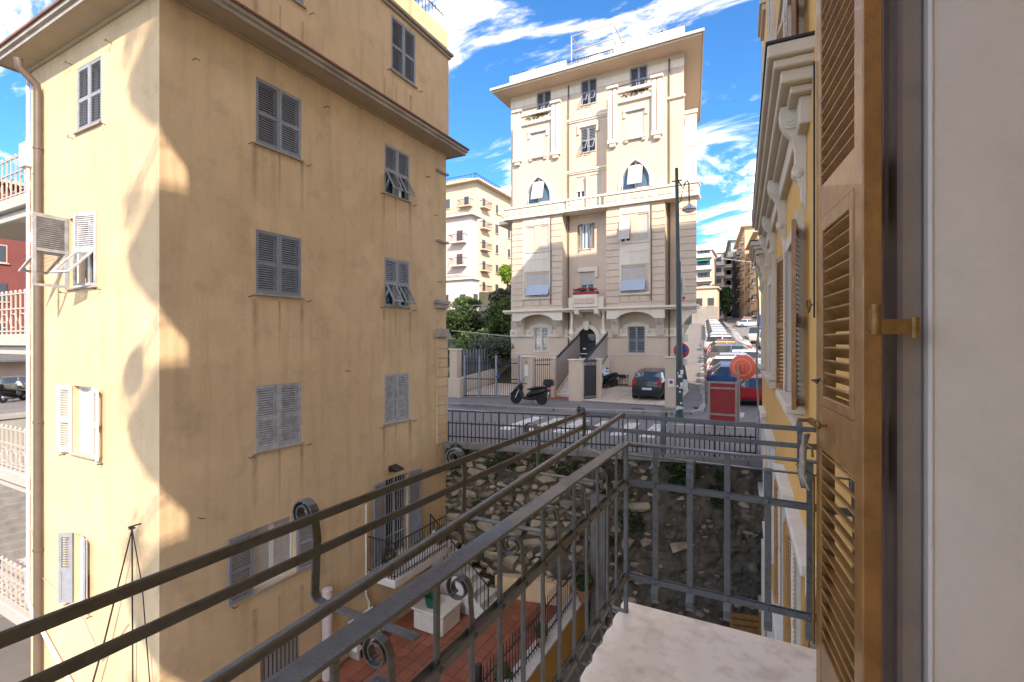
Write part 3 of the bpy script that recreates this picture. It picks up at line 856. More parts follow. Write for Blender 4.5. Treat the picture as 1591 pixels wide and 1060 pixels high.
# ================================================================ balcony railing (foreground)
br = thing('balcony_railing', 'dark grey wrought iron balcony railing with scrolls and flower box rack', 'railing', (-0.74, 2.83, -1.6))
RX, RY = -0.745, 2.83
Y0 = -2.6
ZM, ZK, ZBT = -0.60, -0.83, -1.38
def rail_bar(p, q, w, h, nm='rail', bev=0.003): part(nm, MB().bar(p, q, w, h), 'iron', br, bev)
rail_bar((RX, Y0, ZM), (RX, RY + .02, ZM), 0.052, 0.011, 'top_rail')
rail_bar((RX - .026, RY, ZM - .002), (0.46, RY, ZM - .002), 0.045, 0.011, 'top_rail')
for z in (ZK, ZBT):
    for s in (-1, 1):
        rail_bar((RX + s * 0.0125, Y0, z), (RX + s * 0.0125, RY - .012, z), 0.007, 0.032)
        rail_bar((RX + .012, RY + s * 0.0125, z), (0.46, RY + s * 0.0125, z), 0.007, 0.032)
part('corner_post', MB().box(RX - .012, RX + .012, RY - .012, RY + .012, -1.595, ZM - .006).box(RX - .10, RX + .014, RY - .014, RY + .014, -1.598, -1.588), 'iron', br, 0.003)
def spiral(r0, turns, n, sgn):
    pts = []
    for i in range(n + 1):
        t = i / n
        r = r0 * (1 - 0.62 * t); a = t * turns * 2 * math.pi
        pts.append((sgn * (r * math.cos(a)), r * math.sin(a)))
    return pts
# templates, local: origin at the rail plane, x across (negative = outside), z in world height
BW = 0.016
def bar_long():
    m = MB().box(-0.006, 0.006, -BW / 2, BW / 2, ZBT - 0.02, ZM - 0.006); return bottom_curl(m)
def bottom_curl(m):
    pts = [(0.0, 0, ZBT - 0.0), (0.012, 0, ZBT - 0.03), (0.024, 0, ZBT - 0.06), (0.022, 0, ZBT - 0.095), (0.004, 0, ZBT - 0.118), (-0.022, 0, ZBT - 0.115), (-0.040, 0, ZBT - 0.095),
           (-0.046, 0, ZBT - 0.068), (-0.036, 0, ZBT - 0.046), (-0.018, 0, ZBT - 0.046), (-0.010, 0, ZBT - 0.062), (-0.017, 0, ZBT - 0.074)]
    return m.strip(pts, (0, 0.020, 0), 0.005)
def bar_scroll():
    m = MB().box(-0.006, 0.006, -BW / 2, BW / 2, ZBT - 0.02, ZK + 0.02)
    pts = [(0, 0, ZK - 0.02), (0, 0, ZK + 0.05), (-0.004, 0, ZK + 0.10)]
    cx, cz, r0 = -0.046, ZK + 0.12, 0.042
    for i in range(26):
        t = i / 25; r = r0 * (1 - 0.6 * t); a = t * 1.7 * 2 * math.pi
        pts.append((cx + r * math.cos(a), 0, cz + r * math.sin(a)))
    m.strip(pts, (0, 0.021, 0), 0.0048)
    return bottom_curl(m)
mlong, mscr = bar_long().mesh('baluster', 0.0012), bar_scroll().mesh('scroll_baluster', 0.001)
k = 0; y = RY - 0.045
rv_ = MB().lathe([(0.0085, 0), (0.0085, .003), (0.005, .006), (0.001, .007)], 10).xf(R(rad(90), 'Y')).mesh('rivet')
while y > Y0:
    y -= 0.163
    sc = k % 2 == 1
    inst('scroll_baluster' if sc else 'baluster', mscr if sc else mlong, 'iron', br, T((RX, y, 0)))
    for z in (ZK, ZBT): inst('rivet', rv_, 'iron', br, T((RX + 0.016, y, z)))
    k += 1
for i, x in enumerate((-0.575, -0.388, -0.198, -0.005, 0.18, 0.37)):
    sc = i % 2 == 1
    inst('scroll_baluster' if sc else 'baluster', mscr if sc else mlong, 'iron', br, T((x, RY, 0)) @ R(rad(-90)) @ Matrix.Diagonal((1, 1.9, 1, 1)))
    for z in (ZK, ZBT): inst('rivet', rv_, 'iron', br, T((x, RY - 0.016, z)) @ R(rad(-90)))
# flower box rack outside the railing
OX, OY = -1.10, 3.10
ZT, Z2, ZA = -0.485, -0.58, -0.715
for z in (ZT, Z2):
    rail_bar((OX, Y0, z), (OX, OY, z), 0.008, 0.028, 'rack_rail')
    rail_bar((OX, OY, z), (0.46, OY, z), 0.008, 0.028, 'rack_rail')
rail_bar((-0.905, Y0, ZA + .014), (-0.905, OY - .05, ZA + .014), 0.026, 0.008, 'rack_rail')
rail_bar((-0.80, 2.96, ZA + .016), (0.46, 2.96, ZA + .016), 0.026, 0.008, 'rack_rail')
def upright():
    pts = [(0.36, 0, ZA), (0.05, 0, ZA), (0.012, 0, ZA + .004), (0.0, 0, ZA + 0.02), (0.004, 0, ZA + 0.10), (0.008, 0, ZA + 0.17), (0.0, 0, ZA + .215)]
    cx, cz, r0 = -0.040, ZA + 0.232, 0.042
    for i in range(30):
        t = i / 29; r = r0 * (1 - 0.58 * t); a = t * 1.75 * 2 * math.pi
        pts.append((cx + r * math.cos(a), 0, cz + r * math.sin(a)))
    return MB().strip(pts, (0, 0.027, 0), 0.006)
um = upright().mesh('rack_bracket', 0.0012)
for yy in (0.18, 0.92, 1.65, 2.37): inst('rack_bracket', um, 'iron', br, T((OX - .006, yy, 0)))
for yy in (-0.55, -1.28, -2.0): inst('rack_bracket', um, 'iron', br, T((OX - .006, yy, 0)))
inst('rack_bracket', um, 'iron', br, T((OX - .004, OY + .004, 0)) @ R(rad(-40)))
for x in (-0.585, 0.15): inst('rack_bracket', um, 'iron', br, T((x, OY + .006, 0)) @ R(rad(-90)) @ T((0, 0, 0)))
# round rod inclined along the rack
part('rod', MB().tube([(-0.885, -2.4, -0.735), (-0.83, 0.5, -0.578), (-0.765, RY, -0.435)], 0.0135, 12), 'iron', br, smooth=50)
part('rod_support', MB().tube([(-0.765, RY, -0.43), (-0.765, RY, -0.66), (-0.768, RY - .01, -0.70)], 0.006, 8).lathe([(0.014, -0.45), (0.016, -0.44), (0.012, -0.425), (0.003, -0.42)], 10, (-0.765, RY, 0)), 'iron', br, smooth=50)

# ================================================================ big brown shutter beside the balcony door
sd = Vector((-math.sin(rad(7.6)), math.cos(rad(7.6)), 0))
sh = thing('louvred_shutter', 'tall brown wooden louvred shutter swung open beside the balcony door', 'shutter', (0.257, 1.84, -1.56))
SM = Matrix(((sd.x, sd.y, 0, 0.257), (sd.y, -sd.x, 0, 1.84), (0, 0, 1, 0), (0, 0, 0, 1)))   # x along leaf, y toward the wall
W, TH = 0.60, 0.052
def sbox(nm, *a, bev=0.004, m='shutter_brown'): return part(nm, MB().box(*a).xf(SM), m, sh, bev)
sbox('stile', 0, 0.085, 0, TH, -1.55, 1.75); sbox('stile', W - 0.075, W, 0, TH, -1.55, 1.75)
for (a, b) in ((-1.55, -1.24), (-0.45, -0.262), (0.50, 0.64), (1.66, 1.75)): sbox('rail', 0.085, W - 0.075, 0.002, TH - .002, a, b)
# tilting panel frame between the two middle rails
sbox('panel_frame', 0.085, 0.125, -0.004, TH - .006, -0.262, 0.50); sbox('panel_frame', W - 0.115, W - 0.075, -0.004, TH - .006, -0.262, 0.50)
sbox('panel_frame', 0.125, W - 0.115, -0.004, TH - .006, 0.44, 0.50); sbox('panel_frame', 0.125, W - 0.115, -0.004, TH - .006, -0.262, -0.222)
def slats(z0, z1, x0, x1, tilt, pitch):
    n = round((z1 - z0) / pitch); p = (z1 - z0) / n
    me = MB().bar((x0 - .004, TH / 2, 0), (x1 + .004, TH / 2, 0), 0.060, 0.009, up=(0, math.sin(rad(tilt)), math.cos(rad(tilt)))).mesh('slat', 0.0025)
    for i in range(n): inst('slat', me, 'shutter_brown', sh, SM @ T((0, 0, z0 + (i + .5) * p)))
slats(0.64, 1.66, 0.085, W - 0.075, 40, 0.052)
slats(-0.222, 0.44, 0.125, W - 0.115, 40, 0.052)
slats(-1.52, -0.45, 0.085, W - 0.075, 40, 0.056)
part('knob', MB().lathe([(0.006, 0), (0.006, .018), (0.014, .022), (0.016, .03), (0.008, .036)], 12, (W - 0.17, 0, -0.335), Matrix.Rotation(rad(90), 3, 'X')).xf(SM), 'brass', sh, smooth=40)
hg = MB().box(-0.05, 0.03, 0.012, 0.022, 0.03, 0.10).tube([(-0.05, .02, 0.02), (-0.05, .02, 0.11)], 0.012, 10).box(-0.055, -0.04, .02, .12, 0.02, 0.065).tube([(-.05, .115, .01), (-.05, .115, .07)], .011, 10)
part('hinge', hg.xf(SM), 'brass', sh, smooth=40)
# espagnolette rod, handle and ring on the free edge
part('bolt_rod', MB().tube([(W + 0.006, -.008, -1.3), (W + 0.006, -.008, -0.58), (W + .03, -.05, -.55), (W + .07, -.06, -.55)], 0.006, 8).xf(SM), 'brass', sh, smooth=40)
part('bolt_rod', MB().tube([(W + 0.006, -.006, 0.1), (W + 0.006, -.006, 1.2)], 0.004, 6).xf(SM), 'iron_black', sh)
rg = [(W + .045 + .028 * math.cos(t), -.02, 0.155 + .028 * math.sin(t)) for t in [i * 2 * math.pi / 20 for i in range(21)]]
part('pull_ring', MB().tube(rg, 0.005, 8).tube([(W - .01, -.02, .155), (W + .02, -.02, .155)], .006, 8).xf(SM), 'brass', sh, smooth=40)
part('stay_hook', MB().tube([(W - .10, -.01, -.16), (W - .10, -.035, -.16), (W - .18, -.035, -.165), (W - .2, -.03, -.15)], 0.004, 6).xf(SM), 'iron_black', sh)
part('latch', MB().box(W - .06, W + .05, -.02, -.004, -0.36, -0.335).tube([(W + .05, -.012, -.348), (W + .05, -.06, -.348)], .008, 8).tube([(W - .08, -.01, -.43), (W - .08, -.05, -.43), (W - .17, -.05, -.43), (W - .18, -.05, -.46)], .005, 8).xf(SM), 'brass', sh, smooth=40)
rag = MB()
for s in range(5):
    rr_ = random.Random(s)
    pts = [(W - .02 - s * .006, -.03 - .006 * s, -0.395), (W - .01 + rr_.uniform(-.02, .02), -.05, -0.47), (W + .0 + rr_.uniform(-.03, .02), -.05, -0.53), (W + .04 - s * .02, -.055, -0.575 + rr_.uniform(-.02, .03)), (W + .08 - s * .05, -.05, -0.60 + rr_.uniform(-.02, .04))]
    rag.tube([SM @ Vector(p) for p in pts], [0.006, .011, .010, .008, .003], 7)
solo('rag', rag, 'rag', 'knotted grey cloth strip tied to the brown shutter handle', 'rag', SM @ Vector((W, -.05, -0.6)), smooth=60)
# wooden louvred panel leaning far below beside the facade
# ================================================================ yellow villa on the left
vx, vy = -9.41, 4.55
VR = frame(vx, 0, rad(90))        # right face: local x = world Y, outward = +X
VL = frame(0, vy, 0)              # left face: local x = world X, outward = -Y
villa = thing('yellow_villa', 'tall yellow stuccoed house with grey louvred shutters, sunlit on its narrow side', 'building', (-12.1, 8.8, LOW))
rows = [(4.13, 5.5), (1.0, 2.33), (-2.3, -0.94)]
VX0, VY1 = -14.83, 13.04
hR = [(6.35, 7.45, a, b) for a, b in rows] + [(10.15, 11.2, a, b) for a, b in rows]
hR += [(6.26, 7.31, -5.2, -3.9), (10.16, 11.14, -6.1, -3.87), (6.45, 7.4, -7.6, -6.6)]
hL = [(-12.55, -11.5, 4.28, 5.58), (-12.9, -11.7, 1.1, 2.55), (-12.72, -11.8, -2.3, -0.92), (-12.66, -12.1, -5.38, -3.95)]
ZC = 6.12
w = wall_mb(vy, VY1, LOW, ZC, hR, 0.22).xf(VR)
w2 = wall_mb(VX0, vx, LOW, ZC, hL, 0.22).xf(VL)
n = len(w.v); w.v += w2.v; w.f += [tuple(n + i for i in f) for f in w2.f]
w.quad((VX0, vy, LOW), (VX0, VY1, LOW), (VX0, VY1, ZC), (VX0, vy, ZC)); w.quad((VX0, VY1, LOW), (vx, VY1, LOW), (vx, VY1, ZC), (VX0, VY1, ZC))
part('wall', w, 'villa', villa)
# cornice: sloped soffit, stepped fascia, dark tile edge
ov = 0.52
def ring(mb, o0, z0, o1, z1):
    a = [(VX0 - o0, vy - o0), (vx + o0, vy - o0), (vx + o0, VY1 + o0), (VX0 - o0, VY1 + o0)]
    b = [(VX0 - o1, vy - o1), (vx + o1, vy - o1), (vx + o1, VY1 + o1), (VX0 - o1, VY1 + o1)]
    for i in range(4):
        j = (i + 1) % 4
        mb.quad((*a[i], z0), (*a[j], z0), (*b[j], z1), (*b[i], z1))
c = MB(); ring(c, 0.0, ZC - .02, 0.045, ZC - .02); ring(c, 0.045, ZC - .02, 0.045, ZC + .05); ring(c, 0.045, ZC + .05, 0.42, ZC + 0.10)
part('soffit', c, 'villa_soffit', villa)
c = MB(); ring(c, 0.42, ZC + .10, 0.42, ZC + .07); ring(c, 0.42, ZC + .07, ov - .05, ZC + .07); ring(c, ov - .05, ZC + .07, ov - .05, ZC + .15); ring(c, ov - .05, ZC + .15, ov, ZC + .17); ring(c, ov, ZC + .17, ov, ZC + .25)
part('cornice', c, 'villa_trim', villa)
c = MB(); ring(c, ov, ZC + .25, ov + .04, ZC + .255); ring(c, ov + .04, ZC + .255, ov + .04, ZC + .30); ring(c, ov + .04, ZC + .30, -.3, ZC + .42)
part('cornice_tiles', c, 'roof_tile', villa)
# set back top storey with parapet
UX0, UY0, UZ = -13.2, 4.95, 9.45
hT = [(6.4, 7.5, 7.65, 9.2), (10.4, 11.46, 7.65, 9.2)]
t = wall_mb(UY0, VY1 + .12, ZC + .2, UZ, hT, 0.2).xf(frame(vx + .02, 0, rad(90)))
t.quad((UX0, UY0, ZC), (vx + .02, UY0, ZC), (vx + .02, UY0, UZ), (UX0, UY0, UZ)); t.quad((UX0, VY1 + .12, ZC), (UX0, VY1 + .12, UZ), (vx + .02, VY1 + .12, UZ), (vx + .02, VY1 + .12, ZC))
t.quad((UX0, UY0, ZC), (UX0, UY0, UZ), (UX0, VY1 + .12, UZ), (UX0, VY1 + .12, ZC)); t.quad((UX0, UY0, UZ), (vx + .02, UY0, UZ), (vx + .02, VY1 + .12, UZ), (UX0, VY1 + .12, UZ))
part('upper_storey_wall', t, 'villa', villa)
part('upper_cornice', MB().box(UX0 - .1, vx + .14, UY0 - .1, VY1 + .26, UZ, UZ + .10).box(UX0 - .05, vx + .08, UY0 - .05, VY1 + .19, UZ - .10, UZ - .002), 'villa_trim', villa, 0.012)
part('parapet', MB().box(UX0, vx, UY0, VY1 + .10, UZ + .102, UZ + .78), 'villa', villa)
rl = MB(); zz0 = UZ + .78
for z in (0.05, 0.55): rl.bar((vx - .1, UY0, zz0 + z), (vx - .1, VY1 + .02, zz0 + z), .025, .025)
y = UY0
while y < VY1 + .02: rl.bar((vx - .1, y, zz0), (vx - .1, y, zz0 + .62), .016, .016); y += .17
part('roof_railing', rl, 'iron_black', villa)
VT = frame(vx + .02, 0, rad(90))
for h in hT: shutter_window(villa, VT, *h, 'closed', 'shutter_grey', 0.05)
for i, h in enumerate(hR[:6]):
    st = 'awning' if i in (3, 4) else 'closed'
    mm = 'shutter_pale' if i in (2, 5) else 'shutter_grey'
    shutter_window(villa, VR, *h, st, mm, 0.05, tilt=26 + i)
shutter_window(villa, VR, *hR[6], 'open', 'shutter_grey', 0.05, open_ang=(176, 174), glass='curtain')
fw = shutter_window(villa, VR, *hR[7], 'open', 'shutter_grey', 0.05, sill=None, open_ang=(175, 172), frame_m='shutter_pale', solid=True, hooks=False)
gr = MB()
for x in (10.26, 10.36, 10.46, 10.56, 10.74, 10.84, 10.94, 11.04): gr.bar((x, 0.06, -6.08), (x, 0.06, -3.9), .014, .014)
for z in (-5.5, -4.9, -4.3): gr.bar((10.16, 0.06, z), (11.14, 0.06, z), .03, .012)
part('window_grille', gr.xf(VR), 'shutter_pale', villa)
bw = MB().box(6.45, 7.4, .09, .13, -7.6, -6.6)
part('barred_window', bw.xf(VR), 'curtain', villa)
for i in range(9):
    part('window_bar', MB().bar((6.52 + i * .1, -.02, -7.6), (6.52 + i * .1, -.02, -6.58), .016, .016).xf(VR), 'iron_black', villa)
# left face windows
shutter_window(villa, VL, *hL[0], 'closed', 'shutter_grey', 0.05, sill='villa_trim')
# row 2: the whole pair stands open as a box, lower panels tilted far out
a0, a1, z0, z1 = hL[1]
wn = shutter_window(villa, VL, a0, a1, z0, z1, 'bare', 'shutter_pale', 0.05)
lm = leaf_mesh(0.6, 1.45, ((0, 0.05), (0.70, 0.76), (1.38, 1.45)), 0.04, skip_lower=True)
inst('shutter_leaf', lm, 'shutter_pale', wn, VL @ T((a0 - .02, -0.02, z0)) @ R(rad(-80)))
LM2 = VL @ T((a1 + .01, -0.02, z0)) @ R(rad(14)) @ T((-.6, 0, 0))
inst('shutter_leaf', lm, 'shutter_pale', wn, LM2)
inst('awning_panel', panel_mesh(0.48, 0.66, 0.04), 'shutter_pale', wn, LM2 @ T((.06, 0, .70)) @ R(rad(-42), 'X'))
inst('awning_panel', panel_mesh(0.48, 0.66, 0.04), 'shutter_pale', wn, VL @ T((a0 - .02, -0.02, z0)) @ R(rad(-80)) @ T((.06, 0, .70)) @ R(rad(-55), 'X'))
shutter_window(villa, VL, *hL[2], 'open', 'shutter_white', 0.05, open_ang=(172, 168), glass='curtain')
shutter_window(villa, VL, *hL[3], 'open', 'shutter_grey', 0.05, open_ang=(150, 155), glass='glass', solid=True)
# loose shutter stops dotted over the render
st = MB().tube([(0, .01, 0), (0, -.11, 0), (.07, -.115, -.01)], .011, 5).mesh('wall_hook')
for (yy, zz) in ((8.1, 5.6), (8.75, -.75), (12.0, 5.1), (12.4, 4.0), (12.6, 1.9), (5.2, -3.3), (5.1, 5.2)):
    inst('wall_hook', st, 'iron_rust', villa, VR @ T((yy, 0, zz)))
for (xx, zz) in ((-12.8, 5.75), (-11.1, 5.7), (-14.4, 3.7)):
    inst('wall_hook', st, 'iron_rust', villa, VL @ T((xx, 0, zz)))
# quoin pilaster at the far corner of the right face
for i in range(14):
    z = LOW + 5.3 + i * .305
    if z > .05: break
    part('quoin_block', MB().box(12.5, VY1 + .03, -.05, .02, z, z + .29).xf(VR), 'villa', villa, .008)
part('quoin_cap', MB().box(12.42, VY1 + .1, -.13, .02, .12, .26).box(12.46, VY1 + .06, -.09, .02, .26, .40).box(12.46, VY1 + .06, -.08, .02, 1.05, 1.2).box(12.42, VY1 + .1, -.11, .02, 1.2, 1.32).xf(VR), 'villa_trim', villa, .01)
part('quoin_cap', MB().box(12.5, VY1 + .08, -.07, .02, 5.45, 5.52).box(12.5, VY1 + .08, -.07, .02, 3.2, 3.27).xf(VR), 'villa_trim', villa, .006)
# downpipes, wires, hooks
dp = MB().tube([(-14.12, vy - .42, ZC - .1), (-14.12, vy - .40, ZC - .28), (-14.14, vy - .12, ZC - .52), (-14.14, vy - .10, ZC - .7), (-14.14, vy - .10, LOW)], 0.075, 12)
for z in (4.2, 1.3, -1.8, -4.6): dp.lathe([(.088, z), (.088, z + .05)], 12, (-14.14, vy - .10, 0))
part('downpipe', dp, 'pipe_brown', villa, smooth=40)
part('thin_pipe', MB().tube([(VX0 - .02, vy - .04, 6.1), (VX0 - .02, vy - .04, -5.9), (-14.3, vy - .05, -6.3)], 0.035, 8), 'pipe_white', villa, smooth=40)
part('utility_box', MB().box(VX0 - .28, VX0 + .06, vy - .12, vy + .1, 3.95, 4.5), 'pipe_white', villa, .01)
part('wall_pipe', MB().tube([(vx + .06, 4.6, -6.42), (vx + .06, 9.35, -6.40)], .035, 8), 'pipe_white', villa, smooth=40)
part('drain_pipe', MB().tube([(vx + .06, 9.4, -4.3), (vx + .06, 9.4, -6.7), (vx + .07, 9.5, -6.9), (vx + .06, 9.42, -8.0)], .03, 8), 'pipe_white', villa, smooth=40)
part('pink_pipe', MB().tube([(vx + .16, 8.05, -5.9), (vx + .16, 8.05, -8.03)], .12, 14).lathe([(.125, -5.95), (.13, -5.90), (.10, -5.86), (.02, -5.84)], 14, (vx + .16, 8.05, 0)), 'pipe_pink', villa, smooth=40)
cb = MB(); top = Vector((-10.02, vy - .14, -3.35))
cb.tube([top, (-10.05, vy - .12, -5.3), (-10.06, vy - .10, LOW)], .013, 6).tube([top, (-10.9, vy - .2, -5.6), (-11.75, vy - .25, -7.5)], [.012, .018, .02], 6).tube([top, (-9.72, vy - .12, -4.3), (-9.5, vy - .1, -6.0)], .010, 6)
cb.tube([(-10.02, vy + .01, -3.3), (-10.02, vy - .2, -3.3)], .014, 6).lathe([(.02, 0), (.06, .02), (.02, .05)], 8, (-10.02, vy - .14, -3.36))
part('cable_bundle', cb, 'cable', villa)
part('wall_pipe', MB().tube([(-14.2, vy - .06, -6.25), (-11.6, vy - .06, -7.55)], .04, 8), 'pipe_white', villa, smooth=40)
part('wall_cable', MB().tube([(-14.8, vy - .02, -4.2), (-14.2, vy - .03, -5.2), (-13.2, vy - .03, -5.35), (-12.2, vy - .03, -5.6), (-11.4, vy - .03, -6.2), (-10.4, vy - .03, -5.2)], .008, 5), 'villa_trim', villa)
part('wall_lamp', MB().prism([(0, 0), (.30, .02), (.30, .07), (.0, .16)], lambda a, b, h: (h, -a, -3.66 + b), 10.3, 10.62).xf(VR), 'black_plastic', villa, .01)
# french window balcony with railing and steps down
part('balcony_slab', MB().box(9.45, 11.75, -1.0, .02, -6.32, -6.12).xf(VR), 'marble_white', villa, .01)
bx = villa
def rail_run(p, q, nm, h=0.95, step=.11, parent=villa, m='iron_black'):
    p, q = Vector(p), Vector(q); d = q - p; n = max(2, round(d.length / step))
    mb = MB().bar(p + Vector((0, 0, h)), q + Vector((0, 0, h)), .03, .02).bar(p + Vector((0, 0, .08)), q + Vector((0, 0, .08)), .02, .015)
    part(nm, mb, m, parent)
    me = MB().box(-.007, .007, -.007, .007, 0, h - .01).mesh('baluster')
    for i in range(n + 1):
        c_ = p + d * i / n
        inst('baluster', me, m, parent, T(c_))
yb0, yb1, xb = 9.48, 11.72, vx + .96
rail_run((vx + .02, yb0, -6.12), (xb, yb0, -6.12), 'balcony_rail'); rail_run((xb, yb0, -6.12), (xb, yb1, -6.12), 'balcony_rail')
# west side balconies with white railings
WBAL = []
for i, z in enumerate((3.45, .16, -3.13, -6.42)):
    part('side_balcony_slab', MB().box(-19.5, VX0 - .05, vy + .02, vy + 1.4, z - .28, z).box(-19.5, VX0 - .05, vy + .14, vy + 1.4, z - .5, z - .282), 'iron_white', villa, .02)
    mb = MB()
    for h in (.08, .62, .98): mb.bar((-19.5, vy + .1, z + h), (VX0 - .1, vy + .1, z + h), .03, .03)
    part('side_balcony_rail', mb, 'iron_white', villa)
    x = -19.4; k = 0
    sc = MB().box(-.014, .014, -.014, .014, 0, 1.02).lathe([(.03, 1.0), (.035, 1.03), (.01, 1.07)], 8).mesh('side_baluster')
    sr = MB().tube([(.2 * math.cos(t), 0, .33 + .17 * math.sin(t)) for t in [q_ * 5.2 / 12 for q_ in range(13)]], .014, 6).mesh('side_scroll')
    while x < VX0 - .1:
        inst('side_baluster', sc, 'iron_white', villa, T((x, vy + .1, z)))
        if k % 2: inst('side_scroll', sr, 'iron_white', villa, T((x + .14, vy + .1, z)))
        x += .28; k += 1
part('waste_pipe', MB().tube([(-16.4, vy + .5, 3.0), (-16.4, vy + .5, 2.7), (-16.1, vy + .5, 2.45), (-15.6, vy + .5, 2.4)], .11, 10), 'frame_white', villa, smooth=40)

# ---------------------------------------------------------------- terrace furniture
stc = thing('garden_steps', 'short white marble garden steps with black iron rail leading down to the terrace', 'stairs', (vx + .5, 12.2, -8.0))
def step_pt(i): return (vx + .35 + 0.29 * i, -6.12 - 0.237 * (i + 1))
for i in range(7):
    x, z = step_pt(i)
    part('step', MB().box(x, x + .33, 11.78, 12.75, z - .05, z), 'marble_white', stc, .006)
    part('riser', MB().box(x + .02, x + .29, 11.84, 12.70, -8.0, z - .052), 'marble_white', stc)
xs0, xs1 = step_pt(0)[0], step_pt(6)[0] + .3
part('stringer', MB().prism([(xs0 - .3, -6.15), (xs0, -6.15), (xs1 + .05, -7.85), (xs1 + .05, -8.0), (xs1 - .35, -8.0), (xs0 - .3, -6.5)], lambda a, b, h: (a, h, b), 11.72, 11.775), 'marble_white', stc)
mb = MB().bar((xs0, 11.75, -5.25), (xs1, 11.75, -6.95), .03, .025).bar((xs0, 11.75, -5.25), (xs0, 11.75, -6.2), .03, .03).bar((xs1, 11.75, -6.95), (xs1, 11.75, -7.98), .03, .03)
part('handrail', mb, 'iron_black', stc)
for i in range(1, 16):
    t_ = i / 16; x = xs0 + (xs1 - xs0) * t_; zt = -5.25 - 1.7 * t_
    part('baluster', MB().bar((x, 11.75, zt), (x, 11.75, zt - .88), .014, .014), 'iron_black', stc)
# low wall under the stone wall and fence on the alley side
lw = thing('low_garden_wall', 'low yellow garden wall with stone coping below the black spiked fence', 'wall', (-5.2, 9.0, LOW))
part('wall', MB().box(-5.16, -4.84, 3.0, 13.9, LOW, -7.62), 'own', lw)
for i in range(9): part('coping', MB().box(-5.22, -4.76, 3.0 + i * 1.21, 3.0 + i * 1.21 + 1.2, -7.618, -7.55), 'marble_white', lw, .01)
bw_ = solo('bed_wall', MB().prism([(-7.6, 13.1), (-5.25, 13.55), (-5.25, 14.0), (-7.6, 13.7)], lambda a, b, h: (a, b, h), -8.0, -7.35), 'villa', 'low sandy parapet at the foot of the stone wall beside the steps', 'wall', (-6.4, 13.5, -8.0), bevel=.02)
gf = thing('spiked_fence', 'black spiked iron fence standing on the low garden wall', 'fence', (-5.0, 9, -7.55))
for z in (.12, .82): part('rail', MB().bar((-5.0, 3.2, -7.55 + z), (-5.0, 13.6, -7.55 + z), .03, .02), 'iron_black', gf)
me = MB().box(-.008, .008, -.008, .008, 0, 1.0).lathe([(.014, 1.0), (.003, 1.12)], 6).mesh('picket')
for i in range(76): inst('picket', me, 'iron_black', gf, T((-5.0, 3.25 + i * .137, -7.55)))
for yy in (12.1, 8.0, 4.0): part('post', MB().box(-5.05, -4.95, yy - .05, yy + .05, -7.55, -6.3), 'iron_black', gf)
def pot(x, y, z, s, lab, seed, m='pot', leaf='leaf_mid', nl=160):
    p = thing('potted_plant', lab, 'plant pot', (x, y, z))
    part('pot', MB().lathe([(.09 * s, 0), (.13 * s, .2 * s), (.145 * s, .2 * s), (.145 * s, .25 * s), (.12 * s, .25 * s), (.115 * s, .21 * s)], 14, (x, y, z)), m, p, smooth=40)
    mb = MB(); leaves(mb, (x, y, z + .38 * s), (.17 * s, .17 * s, .2 * s), nl, .06 * s, random.Random(seed))
    part('foliage', mb, leaf, p)
pot(-4.98, 10.9, -7.55, 1.0, 'terracotta pot with green shoots behind the fence post on the garden wall', 1)
pot(-5.3, 9.55, -8.0, 1.2, 'terracotta pot with a leafy plant at the inner foot of the spiked fence', 2)
pot(-4.86, 8.55, -7.55, 1.0, 'small terracotta pot with grassy tuft on the wall coping', 3)
pot(-5.35, 7.3, -8.0, 1.3, 'terracotta pot with a low bush near the marble bench', 4)
pot(-4.9, 6.9, -7.55, 1.1, 'terracotta pot with spiky leaves on the coping over the alley', 5)
pot(-4.75, 13.35, -7.55, 1.5, 'bushy dark plant in a pot where the spiked fence meets the stone wall', 6, leaf='leaf_dark', nl=300)
def trough(x, y, z, m, lab, seed):
    p = thing('planter_box', lab, 'planter', (x, y, z), 0)
    mb = MB().box(x - .09, x + .09, y - .29, y + .29, z, z + .03); 
    for (a, b, c_, d) in ((-.11, -.09, -.31, .31), (.09, .11, -.31, .31), (-.09, .09, -.31, -.29), (-.09, .09, .29, .31)): mb.box(x + a, x + b, y + c_, y + d, z, z + .18)
    part('box', mb, m, p, .006)
    part('soil', MB().box(x - .088, x + .088, y - .288, y + .288, z + .03, z + .14), 'soil', p)
    q = MB(); leaves(q, (x, y, z + .19), (.09, .28, .06), 180, .035, random.Random(seed)); part('foliage', q, 'leaf_mid', p)
trough(xb + .14, 10.35, -5.62, 'pot', 'terracotta trough of herbs hung on the black balcony rail', 11)
trough(xb + .14, 11.3, -5.55, 'pot_white', 'white trough of green plants hung on the black balcony rail', 12)
pq = thing('balcony_plant', 'straggly dry plant in the corner of the black balcony', 'plant', (vx + .6, 9.65, -6.12))
mb = MB(); leaves(mb, (vx + .6, 9.7, -5.75), (.28, .16, .34), 260, .06, random.Random(5)); part('foliage', mb, 'leaf_brown', pq)
part('pot', MB().lathe([(.1, 0), (.14, .22), (.15, .25)], 12, (vx + .6, 9.65, -6.12)), 'pot', pq, smooth=40)
ac = thing('air_conditioner', 'white outdoor air conditioner unit on the yellow wall below the balcony', 'air conditioner', (vx + .2, 9.1, -8.0))
part('casing', MB().box(vx + .06, vx + .38, 8.75, 9.6, -7.75, -7.05), 'frame_white', ac, .015)
part('grille', MB().lathe([(.27, 0), (.27, .02), (.05, .025)], 20, (vx + .381, 9.05, -7.4), Matrix.Rotation(rad(90), 3, 'Y')), 'iron_black', ac)
part('bracket', MB().box(vx + .02, vx + .36, 8.85, 8.9, -8.0, -7.752).box(vx + .02, vx + .36, 9.45, 9.5, -8.0, -7.752), 'iron_white', ac)
tb = thing('storage_bin', 'big white plastic storage bin between the balcony and the steps', 'bin', (-8.1, 11.2, -8.0))
